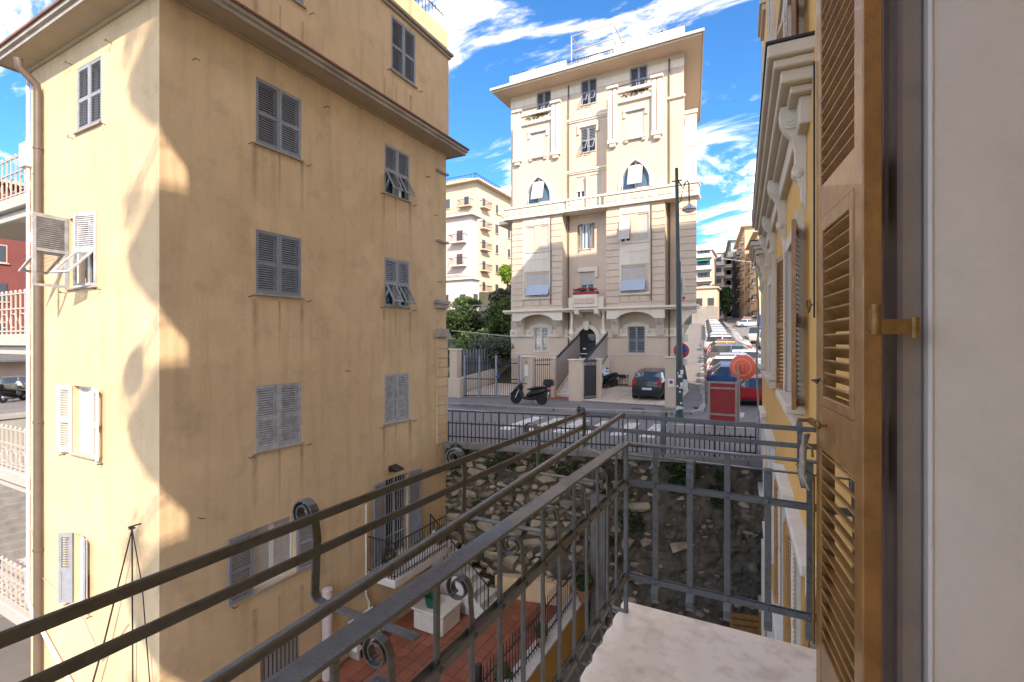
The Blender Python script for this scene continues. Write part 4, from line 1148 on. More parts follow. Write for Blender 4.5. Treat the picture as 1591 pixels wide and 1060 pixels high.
part('bin', MB().prism([(-8.75, 10.55), (-7.75, 10.55), (-7.75, 11.45), (-8.75, 11.45)], lambda a, b, h: (a, b, h), -8.0, -7.45), 'pipe_white', tb, .05)
part('lid', MB().box(-8.79, -7.71, 10.51, 11.49, -7.448, -7.39), 'pipe_white', tb, .02)
gb = thing('green_bucket', 'dark green plastic tub with yellow handle lying on the storage bin', 'tub', (-8.3, 10.85, -7.39))
part('tub', MB().lathe([(.16, 0), (.22, .28), (.235, .3), (.2, .3), (.15, .05)], 18, (-8.3, 10.85, -7.39)), 'green_plastic', gb, smooth=40)
part('handle', MB().tube([(-8.3 + .22 * math.cos(t), 10.85, -7.1 + .16 * math.sin(t)) for t in [i * math.pi / 10 for i in range(11)]], .012, 6), 'yellow_plastic', gb)
dg = thing('drain_grate', 'square grey grate of glass blocks set into the terracotta floor', 'grate', (-7.95, 8.3, -8.03))
part('frame', MB().box(-8.3, -7.58, 7.9, 8.72, -8.05, -8.0), 'coping', dg)
for i in range(4):
    for j in range(4):
        part('glass_block', MB().box(-8.27 + i * .17, -8.27 + i * .17 + .145, 7.94 + j * .19, 7.94 + j * .19 + .165, -8.0, -7.985), 'grate', dg, .008)
for (x, y, lab) in ((-6.35, 7.35, 'white marble garden bench with stepped top near the spiked fence'),):
    bn = thing('marble_bench', lab, 'bench', (x, y, -8.0), rad(0))
    part('seat', MB().box(x - .3, x + .3, y - .75, y + .75, -7.6, -7.5), 'marble_white', bn, .015)
    part('shelf', MB().box(x - .26, x + .26, y - .68, y + .68, -7.70, -7.602), 'marble_white', bn, .01)
    for yy in (y - .55, y + .55): part('leg', MB().box(x - .2, x + .2, yy - .08, yy + .08, -8.0, -7.702), 'marble_white', bn, .01)
gt = thing('granite_table', 'grey granite garden table on the terracotta terrace', 'table', (-7.0, 6.1, -8.0))
part('top', MB().box(-7.55, -6.55, 5.5, 6.65, -7.3, -7.24), 'coping', gt, .01)
part('pedestal', MB().lathe([(.3, 0), (.28, .05), (.1, .1), (.09, .6), (.25, .695)], 14, (-7.05, 6.08, -8.0)), 'coping', gt, smooth=40)
wp = thing('slatted_panel', 'brown slatted wooden panel leaning against the foot of the stone wall', 'panel', (-1.0, 13.6, LOW))
for i in range(10): part('slat', MB().bar((-.85, 13.46, -8.4 + i * .16), (-.2, 13.6, -8.4 + i * .16), .03, .12), 'shutter_brown', wp)
for (x, y) in ((-.85, 13.46), (-.2, 13.6)): part('stile', MB().bar((x, y, LOW), (x, y, -6.8), .06, .06), 'shutter_brown', wp)
# ================================================================ cream palazzo across the road
PF = frame(0, 30.0, 0)         # recessed front plane
PB = frame(0, 29.2, 0)         # bay plane
pal = thing('cream_palazzo', 'six storey cream apartment house with corbelled bays, pointed windows and wide eaves', 'building', (-10.2, 33, -3.3))
PX0, PX1, PZ = -16.06, -4.45, 17.15
bays = ((-15.5, -11.85), (-8.9, -5.4))
# recessed wall
hF = [(-14.05, -13.0, 15.4, 16.98), (-10.85, -9.8, 15.4, 16.98), (-7.64, -6.58, 15.4, 16.98), (-10.89, -9.86, 12.3, 13.88), (-11.2, -10.6, 9.0, 10.75), (-10.25, -9.5, 8.6, 10.75),
      (-11.1, -9.95, 6.0, 7.63), (-10.89, -9.97, 3.0, 4.47), (-14.25, -13.19, -.7, .92), (-7.76, -6.73, -.73, .90), (-11.05, -9.8, -1.1, .3)]
w = wall_mb(PX0, PX1, -3.4, PZ, hF, .25).xf(PF)
PXB = PX1 - 1.5
w.quad((PX0, 30, -3.4), (PX0, 40, -3.4), (PX0, 40, PZ), (PX0, 30, PZ)); w.quad((PX1, 30, -3.4), (PXB, 40, -3.4), (PXB, 40, PZ), (PX1, 30, PZ))
w.quad((PX0, 40, -3.4), (PXB, 40, -3.4), (PXB, 40, PZ), (PX0, 40, PZ))
part('wall', w, 'cream', pal)
def bay(b0, b1, wins, z0=2.1, z1=14.95):
    hs = [h for h in wins]
    m = wall_mb(b0, b1, z0, z1, hs, .22).xf(PB)
    for x in (b0, b1): m.quad((x, 29.2, z0), (x, 30, z0), (x, 30, z1), (x, 29.2, z1))
    m.quad((b0, 29.2, z0), (b1, 29.2, z0), (b1, 30, z0), (b0, 30, z0)); m.quad((b0, 29.2, z1), (b1, 29.2, z1), (b1, 30, z1), (b0, 30, z1))
    part('bay', m, 'cream', pal)
BW_ = []
for (b0, b1), (c1, c2, c3a, c3b) in zip(bays, (((-14.08, -13.07), (-14.42, -12.7), (-14.45, -13.82), (-13.35, -12.84)), ((-7.63, -6.63), (-7.99, -6.25), (-8.07, -7.4), (-6.97, -6.36)))):
    c2m = (c2[0] + c2[1]) / 2
    wins = [(c1[0], c1[1], 12.3, 13.88), (c2[0], c2[1], 9.2, 10.9), (c3a[0], c3a[1], 6.04, 7.63), (c3b[0], c3b[1], 6.04, 7.63), (c2[0] + .03, c2[1] - .05 if b0 < -10 else c2[1] - .25, 2.97, 4.5)]
    bay(b0, b1, wins)
    BW_.append(wins)
def pwin(FM, a0, a1, z0, z1, kind, nm='window'):
    w_, h_ = a1 - a0, z1 - z0; M = FM @ T((a0, 0, z0)); f = .07
    m = MB().box(0, f, .08, .13, 0, h_).box(w_ - f, w_, .08, .13, 0, h_).box(f, w_ - f, .082, .13, 0, f).box(f, w_ - f, .082, .13, h_ - f, h_)
    if kind != 'roller': m.box(w_ / 2 - .04, w_ / 2 + .04, .084, .13, f, h_ - f)
    wn = inst(nm, m.mesh('window_frame'), 'frame_white', pal, M)
    inst('pane', MB().quad((f, .12, f), (w_ - f, .12, f), (w_ - f, .12, h_ - f), (f, .12, h_ - f)).mesh('pane'), 'glass_blue' if kind == 'blue' else 'glass', wn, M)
    def blind(zt, zb, y, tilt, mm):
        b = MB(); n = max(2, round((zt - zb) / .09)); p = (zt - zb) / n
        for i in range(n): b.box(.02, w_ - .02, y, y + .02, -(i + 1) * p + .006, -i * p)
        b.box(.0, .03, y - .015, y + .03, -(zt - zb), 0); b.box(w_ - .03, w_, y - .015, y + .03, -(zt - zb), 0)
        inst('roller_blind', b.mesh('roller_blind'), mm, wn, M @ T((0, 0, zt)) @ R(rad(-tilt), 'X'))
    if kind == 'roller': blind(h_ - .01, .02, .04, 0, 'blind')
    if kind == 'half': blind(h_ - .01, h_ * .45, .04, 0, 'blind')
    if kind == 'tilt': blind(h_ - .01, h_ * .48, .03, 0, 'blind'); blind(h_ * .48, .0, -.01, 24, 'blind_blue')
    if kind == 'tilt_big': blind(h_ - .01, .06, -.01, 14, 'blind')
    return wn
for wins, tb in zip(BW_, (False, True)):
    pwin(PB, *wins[0], 'roller'); pwin(PB, *wins[2], 'tilt_big' if tb else 'roller'); pwin(PB, *wins[3], 'roller'); pwin(PB, *wins[4], 'tilt')
    # pointed window: infill above the arch, surround, tilted blind
    a0, a1, z0, z1 = wins[1]; c = (a0 + a1) / 2; hw = (a1 - a0) / 2; H = z1 - z0
    arc = []
    for i in range(13):
        t = i / 12
        th_ = t * math.pi / 3
        arc.append((c + hw - 2 * hw * math.cos(th_), z0 + .25 + (H - .25) * math.sin(th_) / math.sin(math.pi / 3)))
    left = [(a0, z0)] + arc
    pts = left + [(2 * c - x, z) for x, z in left[::-1][1:]]
    m = MB()
    for (p, q) in zip(pts[:-1], pts[1:]):
        m.quad((p[0], -.004, p[1]), (q[0], -.004, q[1]), (q[0], -.004, z1 + .02), (p[0], -.004, z1 + .02))
        m.quad((p[0], -.004, p[1]), (q[0], -.004, q[1]), (q[0], .22, q[1]), (p[0], .22, p[1]))
    part('arch_infill', m.xf(PB), 'cream', pal)
    m = MB()
    def outp(p, k): return (c + (p[0] - c) * (1 + k / hw), z0 + (p[1] - z0) * (1 + k / H * 1.1) if p[1] > z0 + .01 else p[1])
    for (p, q) in zip(pts[:-1], pts[1:]):
        po, qo = outp(p, .16), outp(q, .16)
        for (y0_, y1_) in ((-.07, -.005),):
            m.quad((p[0], y0_, p[1]), (q[0], y0_, q[1]), (qo[0], y0_, qo[1]), (po[0], y0_, po[1]))
            m.quad((po[0], y0_, po[1]), (qo[0], y0_, qo[1]), (qo[0], 0, qo[1]), (po[0], 0, po[1]))
            m.quad((p[0], y0_, p[1]), (q[0], y0_, q[1]), (q[0], 0, q[1]), (p[0], 0, p[1]))
    part('pointed_surround', m.xf(PB), 'cream_trim', pal)
    wn = pwin(PB, a0 + .02, a1 - .02, z0, z1 - .03, 'blue', 'pointed_window')
    b = MB(); 
    for i in range(15): b.box(a0 + .45, a1 - .42, 0, .02, -(i + 1) * .085 + .006, -i * .085)
    inst('roller_blind', b.mesh('roller_blind'), 'blind', wn, PB @ T((0, -.01, z1 - .28)) @ R(rad(-16), 'X'))
for h, k in zip(hF, ('s', 's', 's', 's', 'half', 'roller', 'sopen', 'half', 'swhite', 's', None)):
    if k == 's': shutter_window(pal, PF, *h, 'awning' if h[2] > 8 else 'closed', 'shutter_grey', .1, 'cream_trim', tilt=32, hooks=False)
    elif k == 'swhite': shutter_window(pal, PF, *h, 'closed', 'shutter_white', .1, 'cream_trim', hooks=False)
    elif k == 'sopen': shutter_window(pal, PF, h[0] + .32, h[1] - .32, h[2], h[3], 'open', 'shutter_grey', .1, 'cream_trim', open_ang=(100, 150), hooks=False, glass='glass_blue')
    elif k: pwin(PF, *h, k)
# trim for the bays
for (b0, b1), wins in zip(bays, BW_):
    i0, i1 = b0 + .82, b1 - .82
    cc = (b0 + b1) / 2
    # rusticated courses either side of the white panel
    z = 2.32
    while z < 8.0:
        for (x0, x1) in ((b0 - .02, i0), (i1, b1 + .02)):
            part('stone_course', MB().box(x0, x1, -.05, .02, z, z + .375).xf(PB), 'cream', pal, .012)
        z += .41
    for x in (i0, i1 - .1): part('panel_edge', MB().box(x, x + .1, -.045, .02, 2.9, 8.2).xf(PB), 'cream_trim', pal)
    part('window_panel', MB().box(i0 + .1, i1 - .1, -.04, .02, 7.72, 8.2).xf(PB), 'cream_trim', pal, .006)
    part('window_panel', MB().box(i0 + .1, i1 - .1, -.04, .02, 4.62, 5.90).xf(PB), 'cream_trim', pal, .006)
    part('window_sill', MB().box(i0 + .1, i1 - .1, -.09, .02, 5.902, 5.99).xf(PB), 'cream_trim', pal, .006)
    part('window_sill', MB().box(i0, i1, -.12, .02, 2.78, 2.9).xf(PB), 'cream_trim', pal, .01)
    for (x0, x1) in ((i0 + .05, cc - .35), (cc - .25, cc + .25), (cc + .35, i1 - .05)): part('relief_panel', MB().box(x0, x1, -.035, .02, 2.36, 2.72).xf(PB), 'cream', pal, .02)
    for k in range(12):
        x = i0 + .2 + k * (i1 - i0 - .5) / 11
        part('rosette', MB().box(x, x + .08, -.07, -.041, 7.86, 7.96).xf(PB), 'cream_trim', pal, .01)
        part('rosette', MB().box(x, x + .06, -.07, -.041, 5.4, 5.47).xf(PB), 'cream_trim', pal, .01)
    # tall double pilaster strips and the loggia rail between them
    for x in (b0 + .12, b1 - .72):
        for q in (0, .32): part('pilaster', MB().box(x + q, x + q + .26, -.20, .02, 12.35, 15.45).xf(PB), 'cream_trim', pal, .02)
        part('pilaster_cap', MB().box(x - .06, x + .66, -.30, .02, 15.452, 15.62).xf(PB), 'cream_trim', pal, .02)
        part('pilaster_foot', MB().box(x - .03, x + .63, -.24, .02, 12.1, 12.348).box(x + .1, x + .5, -.2, .02, 11.9, 12.098).xf(PB), 'cream_trim', pal, .03)
    part('loggia_parapet', MB().box(b0 + .72, b1 - .72, -.14, .02, 14.5, 14.72).box(b0 + .72, b1 - .72, -.18, .1, 15.1, 15.3).xf(PB), 'cream_trim', pal, .02)
    part('loggia_railing', MB().bar((b0 + .7, 29.0, 15.5), (b1 - .7, 29.0, 15.5), .04, .04).bar((b0 + .7, 29.0, 15.3), (b0 + .7, 29.0, 15.5), .03, .03).bar((b1 - .7, 29.0, 15.3), (b1 - .7, 29.0, 15.5), .03, .03), 'iron_black', pal)
    q = MB(); leaves(q, (cc, 29.25, 14.95), (1.0, .12, .16), 240, .09, random.Random(3)); part('loggia_plants', q, 'leaf_brown', pal, kind='stuff')
    a0, a1, z0, z1 = wins[0]
    part('window_head', MB().box(a0 - .25, a1 + .25, -.10, .02, 13.9, 14.16).box(a0 - .25, a0 - .08, -.08, .02, 13.55, 13.898).box(a1 + .08, a1 + .25, -.08, .02, 13.55, 13.898).xf(PB), 'cream_trim', pal, .02)
    part('window_sill', MB().box(a0 - .15, a1 + .15, -.16, .02, 12.16, 12.28).box(a0 - .12, a0 + .08, -.12, .02, 12.02, 12.158).box(a1 - .08, a1 + .12, -.12, .02, 12.02, 12.158).xf(PB), 'cream_trim', pal, .02)
    # corbelled underside with flat arch and scrolled brackets
    m = MB(); n = 14; ar = [(b0 + .62 + (b1 - b0 - 1.24) * i / n, 1.35 + .42 * math.sin(math.pi * i / n) ** .6) for i in range(n + 1)]
    poly = [(b0, 1.96), (b0, 1.35)] + ar + [(b1, 1.35), (b1, 1.96)]
    m.prism(poly, lambda a, b, h: (a, h, b), -.06, .16).xf(PB)
    part('bay_arch', m, 'cream_trim', pal)
    part('bay_soffit', MB().box(b0 + .02, b1 - .02, .16, .8, 1.80, 1.955).xf(PB), 'cream', pal)
    for x in (b0 + .38, b1 - .38):
        pr = [(.8, 1.8), (.0, 1.8), (-.02, 1.5), (.12, 1.25), (.36, .98), (.50, .6), (.62, .35), (.8, .28)]
        part('corbel', MB().prism(pr, lambda a, b, h: (h, a, b), x - .22, x + .22).xf(PB), 'cream_trim', pal, .03)
        for k in (-.12, 0, .12): part('corbel_fluting', MB().prism([(-.04, 1.45), (.1, 1.2), (.34, .95), (.48, .6), (.52, .62), (.38, 1.0), (.14, 1.26), (0, 1.48)], lambda a, b, h: (h, a, b), x + k - .035, x + k + .035).xf(PB), 'cream_trim', pal)
# continuous mouldings
part('first_floor_cornice', MB().box(PX0 - .12, -3.55, 29.0, 30.02, 1.96, 2.1).box(PX0 - .06, -3.6, 29.12, 30.02, 1.86, 1.958), 'cream_trim', pal, .015)
fz0, fz1 = .33, .78
for (x0, x1) in ((PX0 - .03, -14.3), (-13.14, -11.6), (-9.3, -7.8), (-6.68, PX1)):
    part('frieze', MB().box(x0, x1, 29.93, 30.02, fz0, fz1).box(x0, x1, 29.9, 30.02, fz0 - .06, fz0 - .002), 'cream_trim', pal, .01)
    n = max(2, round((x1 - x0) / .42)); 
    for i in range(n):
        x = x0 + (i + .5) * (x1 - x0) / n
        part('frieze_boss', MB().box(x - .1, x + .1, 29.885, 29.929, .47, .66), 'cream', pal, .02)
for (h, r) in (((-14.25, -13.19, -.7, .92), 1), ((-7.76, -6.73, -.73, .9), 1)):
    a0, a1, z0, z1 = h
    n = 10; ar = [(a0 - .3 + (a1 - a0 + .6) * i / n, z1 + .05 + .22 * math.sin(math.pi * i / n)) for i in range(n + 1)]
    poly = [(a0 - .3, .79), (a0 - .3, z1)] + ar + [(a1 + .3, z1), (a1 + .3, .79), (a1 + .002, .79), (a1 + .002, z1 + .003), (a0 - .002, z1 + .003), (a0 - .002, .79)]
    part('window_head', MB().prism(poly, lambda a, b, hh: (a, hh, b), 29.9, 30.01), 'cream_trim', pal)
part('base_course', MB().box(PX0 - .02, PX1 + .02, 29.97, 30.02, -.86, -.80), 'cream_trim', pal)
# third floor balcony line
for (x0, x1, o) in ((PX0 - .1, -11.6, .22), (-9.1, -3.5, .22)):
    part('balcony_band', MB().box(x0, x1, 29.2 - o, 30, 8.25, 8.42).box(x0 + .06, x1 - .06, 29.26 - o, 30, 8.422, 8.95).box(x0, x1, 29.2 - o, 30, 8.952, 9.1), 'cream_trim', pal, .02)
    n = round((x1 - x0) / .55)
    for i in range(n):
        xx = x0 + .15 + i * (x1 - x0 - .3) / n; wd = .26 if i % 3 else .42
        part('relief_panel', MB().box(xx, xx + wd, 29.23 - o, 29.262 - o, 8.55, 8.85), 'cream', pal, .01)
part('balcony_slab', MB().box(-11.6, -9.1, 28.9, 30, 8.25, 8.42).box(-11.6, -9.1, 28.94, 29.1, 8.95, 9.1), 'cream_trim', pal, .02)
for i in range(9): part('baluster', MB().lathe([(.06, 0), (.05, .1), (.085, .22), (.05, .36), (.06, .53)], 8, (-11.45 + i * .27, 29.02, 8.42)), 'cream_trim', pal, smooth=40)
# recess details
for z in (14.45, 11.05): part('string_course', MB().box(-11.85, -8.9, 29.88, 30.02, z, z + .16).box(-11.85, -8.9, 29.93, 30.02, z - .1, z - .002), 'cream_trim', pal, .02)
part('string_course', MB().box(-5.4, PX1 + .08, 29.88, 30.02, 14.45, 14.61), 'cream_trim', pal, .02)
for (x0, x1) in ((PX0 - .015, -14.1), (-12.95, -10.9), (-9.75, -7.69), (-6.53, PX1 + .015)): part('top_frieze', MB().box(x0, x1, 29.975, 30.02, 16.3, 16.75), 'cream_trim', pal)
part('window_head', MB().box(-11.12, -9.6, 29.9, 30.02, 13.92, 14.2).box(-11.12, -10.95, 29.9, 30.02, 13.5, 13.918).box(-9.8, -9.6, 29.9, 30.02, 13.5, 13.918), 'cream_trim', pal, .02)
part('window_head', MB().box(-11.1, -9.7, 29.9, 30.02, 4.5, 4.78).box(-9.9, -9.7, 29.9, 30.02, 4.1, 4.498), 'cream_trim', pal, .02)
part('loggia_column', MB().lathe([(.1, 8.42), (.08, 8.6), (.075, 10.5), (.12, 10.7)], 12, (-10.42, 29.9, 0)), 'cream_trim', pal, smooth=40)
# entrance balcony with flowers
part('entrance_balcony', MB().box(-11.45, -8.95, 28.9, 30, 1.97, 2.09).box(-11.35, -9.05, 28.98, 29.1, 2.092, 2.75).box(-11.0, -9.4, 28.86, 28.98, 2.12, 2.92), 'cream_trim', pal, .02)
for x in (-10.9, -10.2, ): part('relief_panel', MB().box(x, x + .62, 28.82, 28.858, 2.35, 2.7), 'cream', pal, .02)
for x in (-10.95, -9.65): part('bracket', MB().prism([(28.9, 1.968), (28.95, 1.7), (29.4, 1.55), (30, 1.5), (30, 1.968)], lambda a, b, h: (h, a, b), x, x + .3), 'cream_trim', pal, .02)
for x in (-11.25, -9.15): part('column', MB().lathe([(.17, .35), (.2, .5), (.12, .62), (.09, .8), (.085, 1.7), (.14, 1.85), (.17, 1.96)], 12, (x, 29.35, 0)), 'cream_trim', pal, smooth=40)
part('flower_box', MB().box(-11.0, -9.35, 28.86, 29.06, 2.925, 3.1), 'board_red', pal, .01)
q = MB(); leaves(q, (-10.2, 28.93, 3.2), (.85, .12, .12), 420, .05, random.Random(8)); part('flower_foliage', q, 'leaf_dark', pal, kind='stuff')
q = MB(); leaves(q, (-10.2, 28.9, 3.28), (.85, .13, .09), 260, .05, random.Random(9)); part('red_flowers', q, 'flower', pal, kind='stuff')
# arched door
dc, dr = -10.425, .62
m = MB(); pts = [(dc - dr, -1.1), (dc - dr, .22)] + [(dc - dr * math.cos(t), .22 + dr * math.sin(t)) for t in [i * math.pi / 14 for i in range(1, 14)]] + [(dc + dr, .22), (dc + dr, -1.1)]
for (p, q_) in zip(pts[:-1], pts[1:]):
    po, qo = [(dc + (a - dc) * 1.42, b if b <= .22 else .22 + (b - .22) * 1.42) for a, b in (p, q_)]
    m.quad((p[0], 29.84, p[1]), (q_[0], 29.84, q_[1]), (qo[0], 29.84, qo[1]), (po[0], 29.84, po[1])); m.quad((po[0], 29.84, po[1]), (qo[0], 29.84, qo[1]), (qo[0], 30.0, qo[1]), (po[0], 30.0, po[1]))
    m.quad((p[0], 29.84, p[1]), (q_[0], 29.84, q_[1]), (q_[0], 30.12, q_[1]), (p[0], 30.12, p[1]))
part('door_arch', m, 'cream_trim', pal)
part('keystone', MB().prism([(dc - .13, .7), (dc + .13, .7), (dc + .22, 1.28), (dc - .22, 1.28)], lambda a, b, h: (a, h, b), 29.74, 29.99), 'cream_trim', pal, .02)
for s in (-1, 1): part('door_block', MB().prism([(dc + s * .9, .78), (dc + s * 1.25, .78), (dc + s * 1.25, .15), (dc + s * 1.12, .02), (dc + s * .9, .0)], lambda a, b, h: (a, h, b), 29.86, 29.99), 'cream_trim', pal, .02)
m = MB(); m.v += [(a, 29.99, b) for a, b in pts]; m.f.append(tuple(range(len(pts))))
door = part('door', m, 'dark', pal)
part('door_panel', MB().box(dc + .0, dc + .5, 29.96, 29.985, -.95, -.1).box(dc + .05, dc + .5, 29.96, 29.985, .0, .45), 'glass', door)
part('door_plate', MB().box(dc - .28, dc - .1, 29.97, 29.984, -.55, -.45), 'plate', door)
for (x, y) in ((-11.72, 29.95), (-5.28, 29.95)): part('downpipe', MB().tube([(x, y, -2.9), (x, y, 16.9)], .05, 8), 'pipe_brown', pal)
for x in (-12.62, -6.16): part('downpipe', MB().tube([(x, 29.1, 2.4), (x, 29.1, 8.2)], .035, 8), 'pipe_brown', pal)
# right corner block with quoins and overhanging arch
FXY = lambda a, b, h: (a, b, h)
cb_ = MB().prism([(-4.6, 29.2), (-3.69, 29.2), (-5.1, 39), (-6, 39)], FXY, 2.1, 8.25)
part('corner_block', cb_, 'cream', pal)
z = 2.32
while z < 8.0:
    part('stone_course', MB().box(-4.62, -3.66, 29.15, 29.21, z, z + .375).prism([(-3.70, 29.2), (-3.65, 29.2), (-5.06, 39), (-5.12, 39)], FXY, z, z + .375), 'cream', pal, .0); z += .41
m = MB(); n = 10; ar = [(-4.5 + .85 * i / n, .9 + .75 * math.sin(math.pi / 2 * i / n)) for i in range(n + 1)]
m.prism([(-4.5, 1.95)] + ar[:] + [(-3.65, 1.95)], lambda a, b, h: (a, h, b), 29.25, 29.6)
part('corner_arch', m, 'cream_trim', pal)
part('wing', MB().prism([(-4.95, 33), (-4.12, 33), (-4.95, 39), (-5.9, 39)], FXY, 8, 14.7).prism([(-4.95, 32.92), (-4.04, 32.92), (-4.87, 39.1), (-5.9, 39.1)], FXY, 14.702, 14.95).prism([(-4.95, 32.96), (-4.08, 32.96), (-4.91, 39.05), (-5.9, 39.05)], FXY, 12.6, 12.75), 'cream_trim', pal, .02)
# eaves, parapet, terrace rail
part('eaves', MB().prism([(-16.95, 28.75), (-3.25, 28.75), (-4.85, 40.5), (-16.95, 40.5)], FXY, 17.28, 17.36).prism([(-16.9, 28.8), (-3.3, 28.8), (-4.9, 40.5), (-16.9, 40.5)], FXY, 17.15, 17.278), 'cream_soffit', pal)
part('gutter', MB().box(-17.02, -3.18, 28.68, 28.748, 17.26, 17.42).prism([(-3.248, 28.75), (-3.18, 28.75), (-4.78, 40.5), (-4.848, 40.5)], FXY, 17.26, 17.42), 'cream_trim', pal, .01)
for (x0, x1) in ((-15.7, -11.57), (-8.43, -4.3)): part('parapet', MB().box(x0, x1, 29.1, 29.35, 17.362, 18.12), 'cream_trim', pal, .02)
m = MB().bar((-11.57, 29.2, 18.0), (-8.43, 29.2, 18.0), .04, .04)
for i in range(26): m.bar((-11.57 + i * .125, 29.2, 17.36), (-11.57 + i * .125, 29.2, 18.0), .025, .025)
part('terrace_railing', m, 'iron_black', pal)
m = MB()
for (x, y) in ((-11.3, 29.4), (-8.55, 29.4), (-11.3, 32), (-8.55, 32)): m.tube([(x, y, 17.36), (x, y, 19.75)], .04, 6)
for z in (18.75, 19.72):
    for (p, q_) in (((-11.3, 29.4), (-8.55, 29.4)), ((-8.55, 29.4), (-8.55, 32)), ((-11.3, 29.4), (-11.3, 32)), ((-11.3, 32), (-8.55, 32))): m.tube([(*p, z), (*q_, z)], .04, 6)
part('pergola_frame', m, 'iron_white', pal)
part('chimney', MB().box(-10.05, -9.75, 31, 31.3, 17.36, 19.1).box(-10.1, -9.7, 30.95, 31.35, 19.1, 19.2), 'cream_trim', pal, .02)
q = MB(); 
for x in (-15.2, -14.6, -13.6, -12.4, -7.9, -7.4, -6.3, -5.7, -5.2): leaves(q, (x, 29.4, 18.15), (.35, .25, .16), 90, .09, random.Random(int(x * 10)))
part('roof_plants', q, 'leaf_mid', pal, kind='stuff')
part('side_window', MB().prism([(PX1 - .2, 31.0), (PX1 - .1, 31.0), (PX1 - .25, 32), (PX1 - .35, 32)], FXY, 13.6, 15.1), 'shutter_grey', pal)
part('left_balcony', MB().box(-17.0, PX0, 29.7, 34, 8.2, 8.42).box(-17.0, -16.9, 29.7, 34, 8.42, 8.6).box(-17.0, -16.9, 29.7, 34, 8.9, 9.05).box(-17, PX0, 29.7, 29.8, 8.9, 9.05), 'cream_trim', pal, .02)

# ---------------------------------------------------------------- forecourt, gates and pillars
fm = MB()
fm.quad((-9.0, 24.4, -3.19), (-4.0, 24.4, -3.19), (-4.0, 29.98, -2.78), (-9.0, 29.98, -2.78))
fc = struct('forecourt', fm, 'grout')
tl2 = MB().box(0, .97, 0, .97, 0, .03).mesh('tile', .006)
sl = math.atan2(.41, 5.58)
for i in range(5):
    for j in range(6):
        if j * .99 + .97 > 5.6: continue
        inst('tile', tl2, 'forecourt', fc, T((-8.97 + i * .99, 24.42, -3.185)) @ R(sl, 'X') @ T((0, j * .99, 0)))
dw = struct('driveway', MB().quad((-16.2, 23.0, -3.185), (-12.2, 24.2, -3.185), (-12.4, 33, -2.9), (-17.6, 33, -2.9)), 'forecourt')
struct('entrance_path', MB().quad((-11.55, 24.2, -3.184), (-9.5, 24.2, -3.184), (-9.5, 25.6, -3.18), (-11.55, 25.6, -3.18)), 'terracotta')
def pillar(x0, x1, y0, y1, zt, lab, extra=None):
    p = thing('gate_pillar', lab, 'pillar', ((x0 + x1) / 2, (y0 + y1) / 2, -3.22))
    part('shaft', MB().box(x0, x1, y0, y1, -3.25, zt - .06), 'cream', p, .012)
    part('cap', MB().box(x0 - .05, x1 + .05, y0 - .05, y1 + .05, zt - .058, zt), 'cream_trim', p, .01)
    if extra: extra(p)
def plq(p): part('intercom_plate', MB().box(-12.08, -11.86, 24.16, 24.198, -1.95, -1.35), 'frame_white', p, .005); part('bell', MB().box(-12.02, -11.92, 24.17, 24.198, -1.22, -1.14), 'brass', p)
pillar(-12.3, -11.62, 24.2, 24.6, -.85, 'tan gate pillar with a white intercom plate beside the driveway gate', plq)
pillar(-10.95, -10.72, 25.2, 25.5, -.95, 'slim tan pillar at the foot of the entrance steps', None)
pillar(-9.5, -8.8, 24.3, 24.75, -.97, 'thick stained tan pillar between the entrance steps and the parking court', None)
pillar(-8.3, -8.05, 25.3, 25.6, -.95, 'slim tan pillar beside the dark pedestrian gate', None)
def noprk(p):
    part('no_parking_plate', MB().box(-4.3, -4.02, 24.08, 24.098, -2.2, -1.82), 'frame_white', p)
    part('no_parking_disc', MB().lathe([(.09, 0), (.09, .008)], 20, (-4.16, 24.078, -1.98), Matrix.Rotation(rad(90), 3, 'X')), 'sign_red', p)
    part('no_parking_centre', MB().lathe([(.06, 0), (.06, .006)], 20, (-4.16, 24.069, -1.98), Matrix.Rotation(rad(90), 3, 'X')), 'sign_blue', p)
pillar(-4.45, -3.95, 24.1, 24.6, -.76, 'tan pillar with a no parking plate by the street lamp', noprk)
lp = thing('gate_pillar', 'peach gate pillar with broad plinth at the far end of the driveway gate', 'pillar', (-15.8, 22.9, -3.2))
part('shaft', MB().box(-16.15, -15.65, 22.7, 23.2, -2.1, -.52), 'cream', lp, .015)
part('plinth', MB().box(-16.2, -15.35, 22.62, 23.3, -3.25, -2.102), 'cream', lp, .03)
part('cap', MB().box(-16.2, -15.6, 22.65, 23.25, -.518, -.44), 'cream_trim', lp, .01)
dg_ = thing('driveway_gate', 'wide dark iron driveway gate between tan pillars', 'gate', (-13.9, 23.4, -3.19))
g0, g1 = Vector((-15.3, 23.0, -3.15)), Vector((-12.35, 24.0, -3.15))
for z in (.06, 1.0, 1.9): part('rail', MB().bar(g0 + Vector((0, 0, z)), g1 + Vector((0, 0, z)), .04, .05), 'iron_black', dg_)
for i in range(30):
    p = g0 + (g1 - g0) * i / 29
    if i in (0, 8, 17, 29): part('post', MB().bar(p, p + Vector((0, 0, 2.35)), .09, .09), 'shutter_grey', dg_)
    else: part('bar', MB().bar(p, p + Vector((0, 0, 2.2)), .022, .022), 'iron_black', dg_)
part('lock', MB().bar(g0 + (g1 - g0) * .58 + Vector((0, -.05, 1.15)), g0 + (g1 - g0) * .66 + Vector((0, -.05, 1.15)), .06, .1), 'sign_blue', dg_)
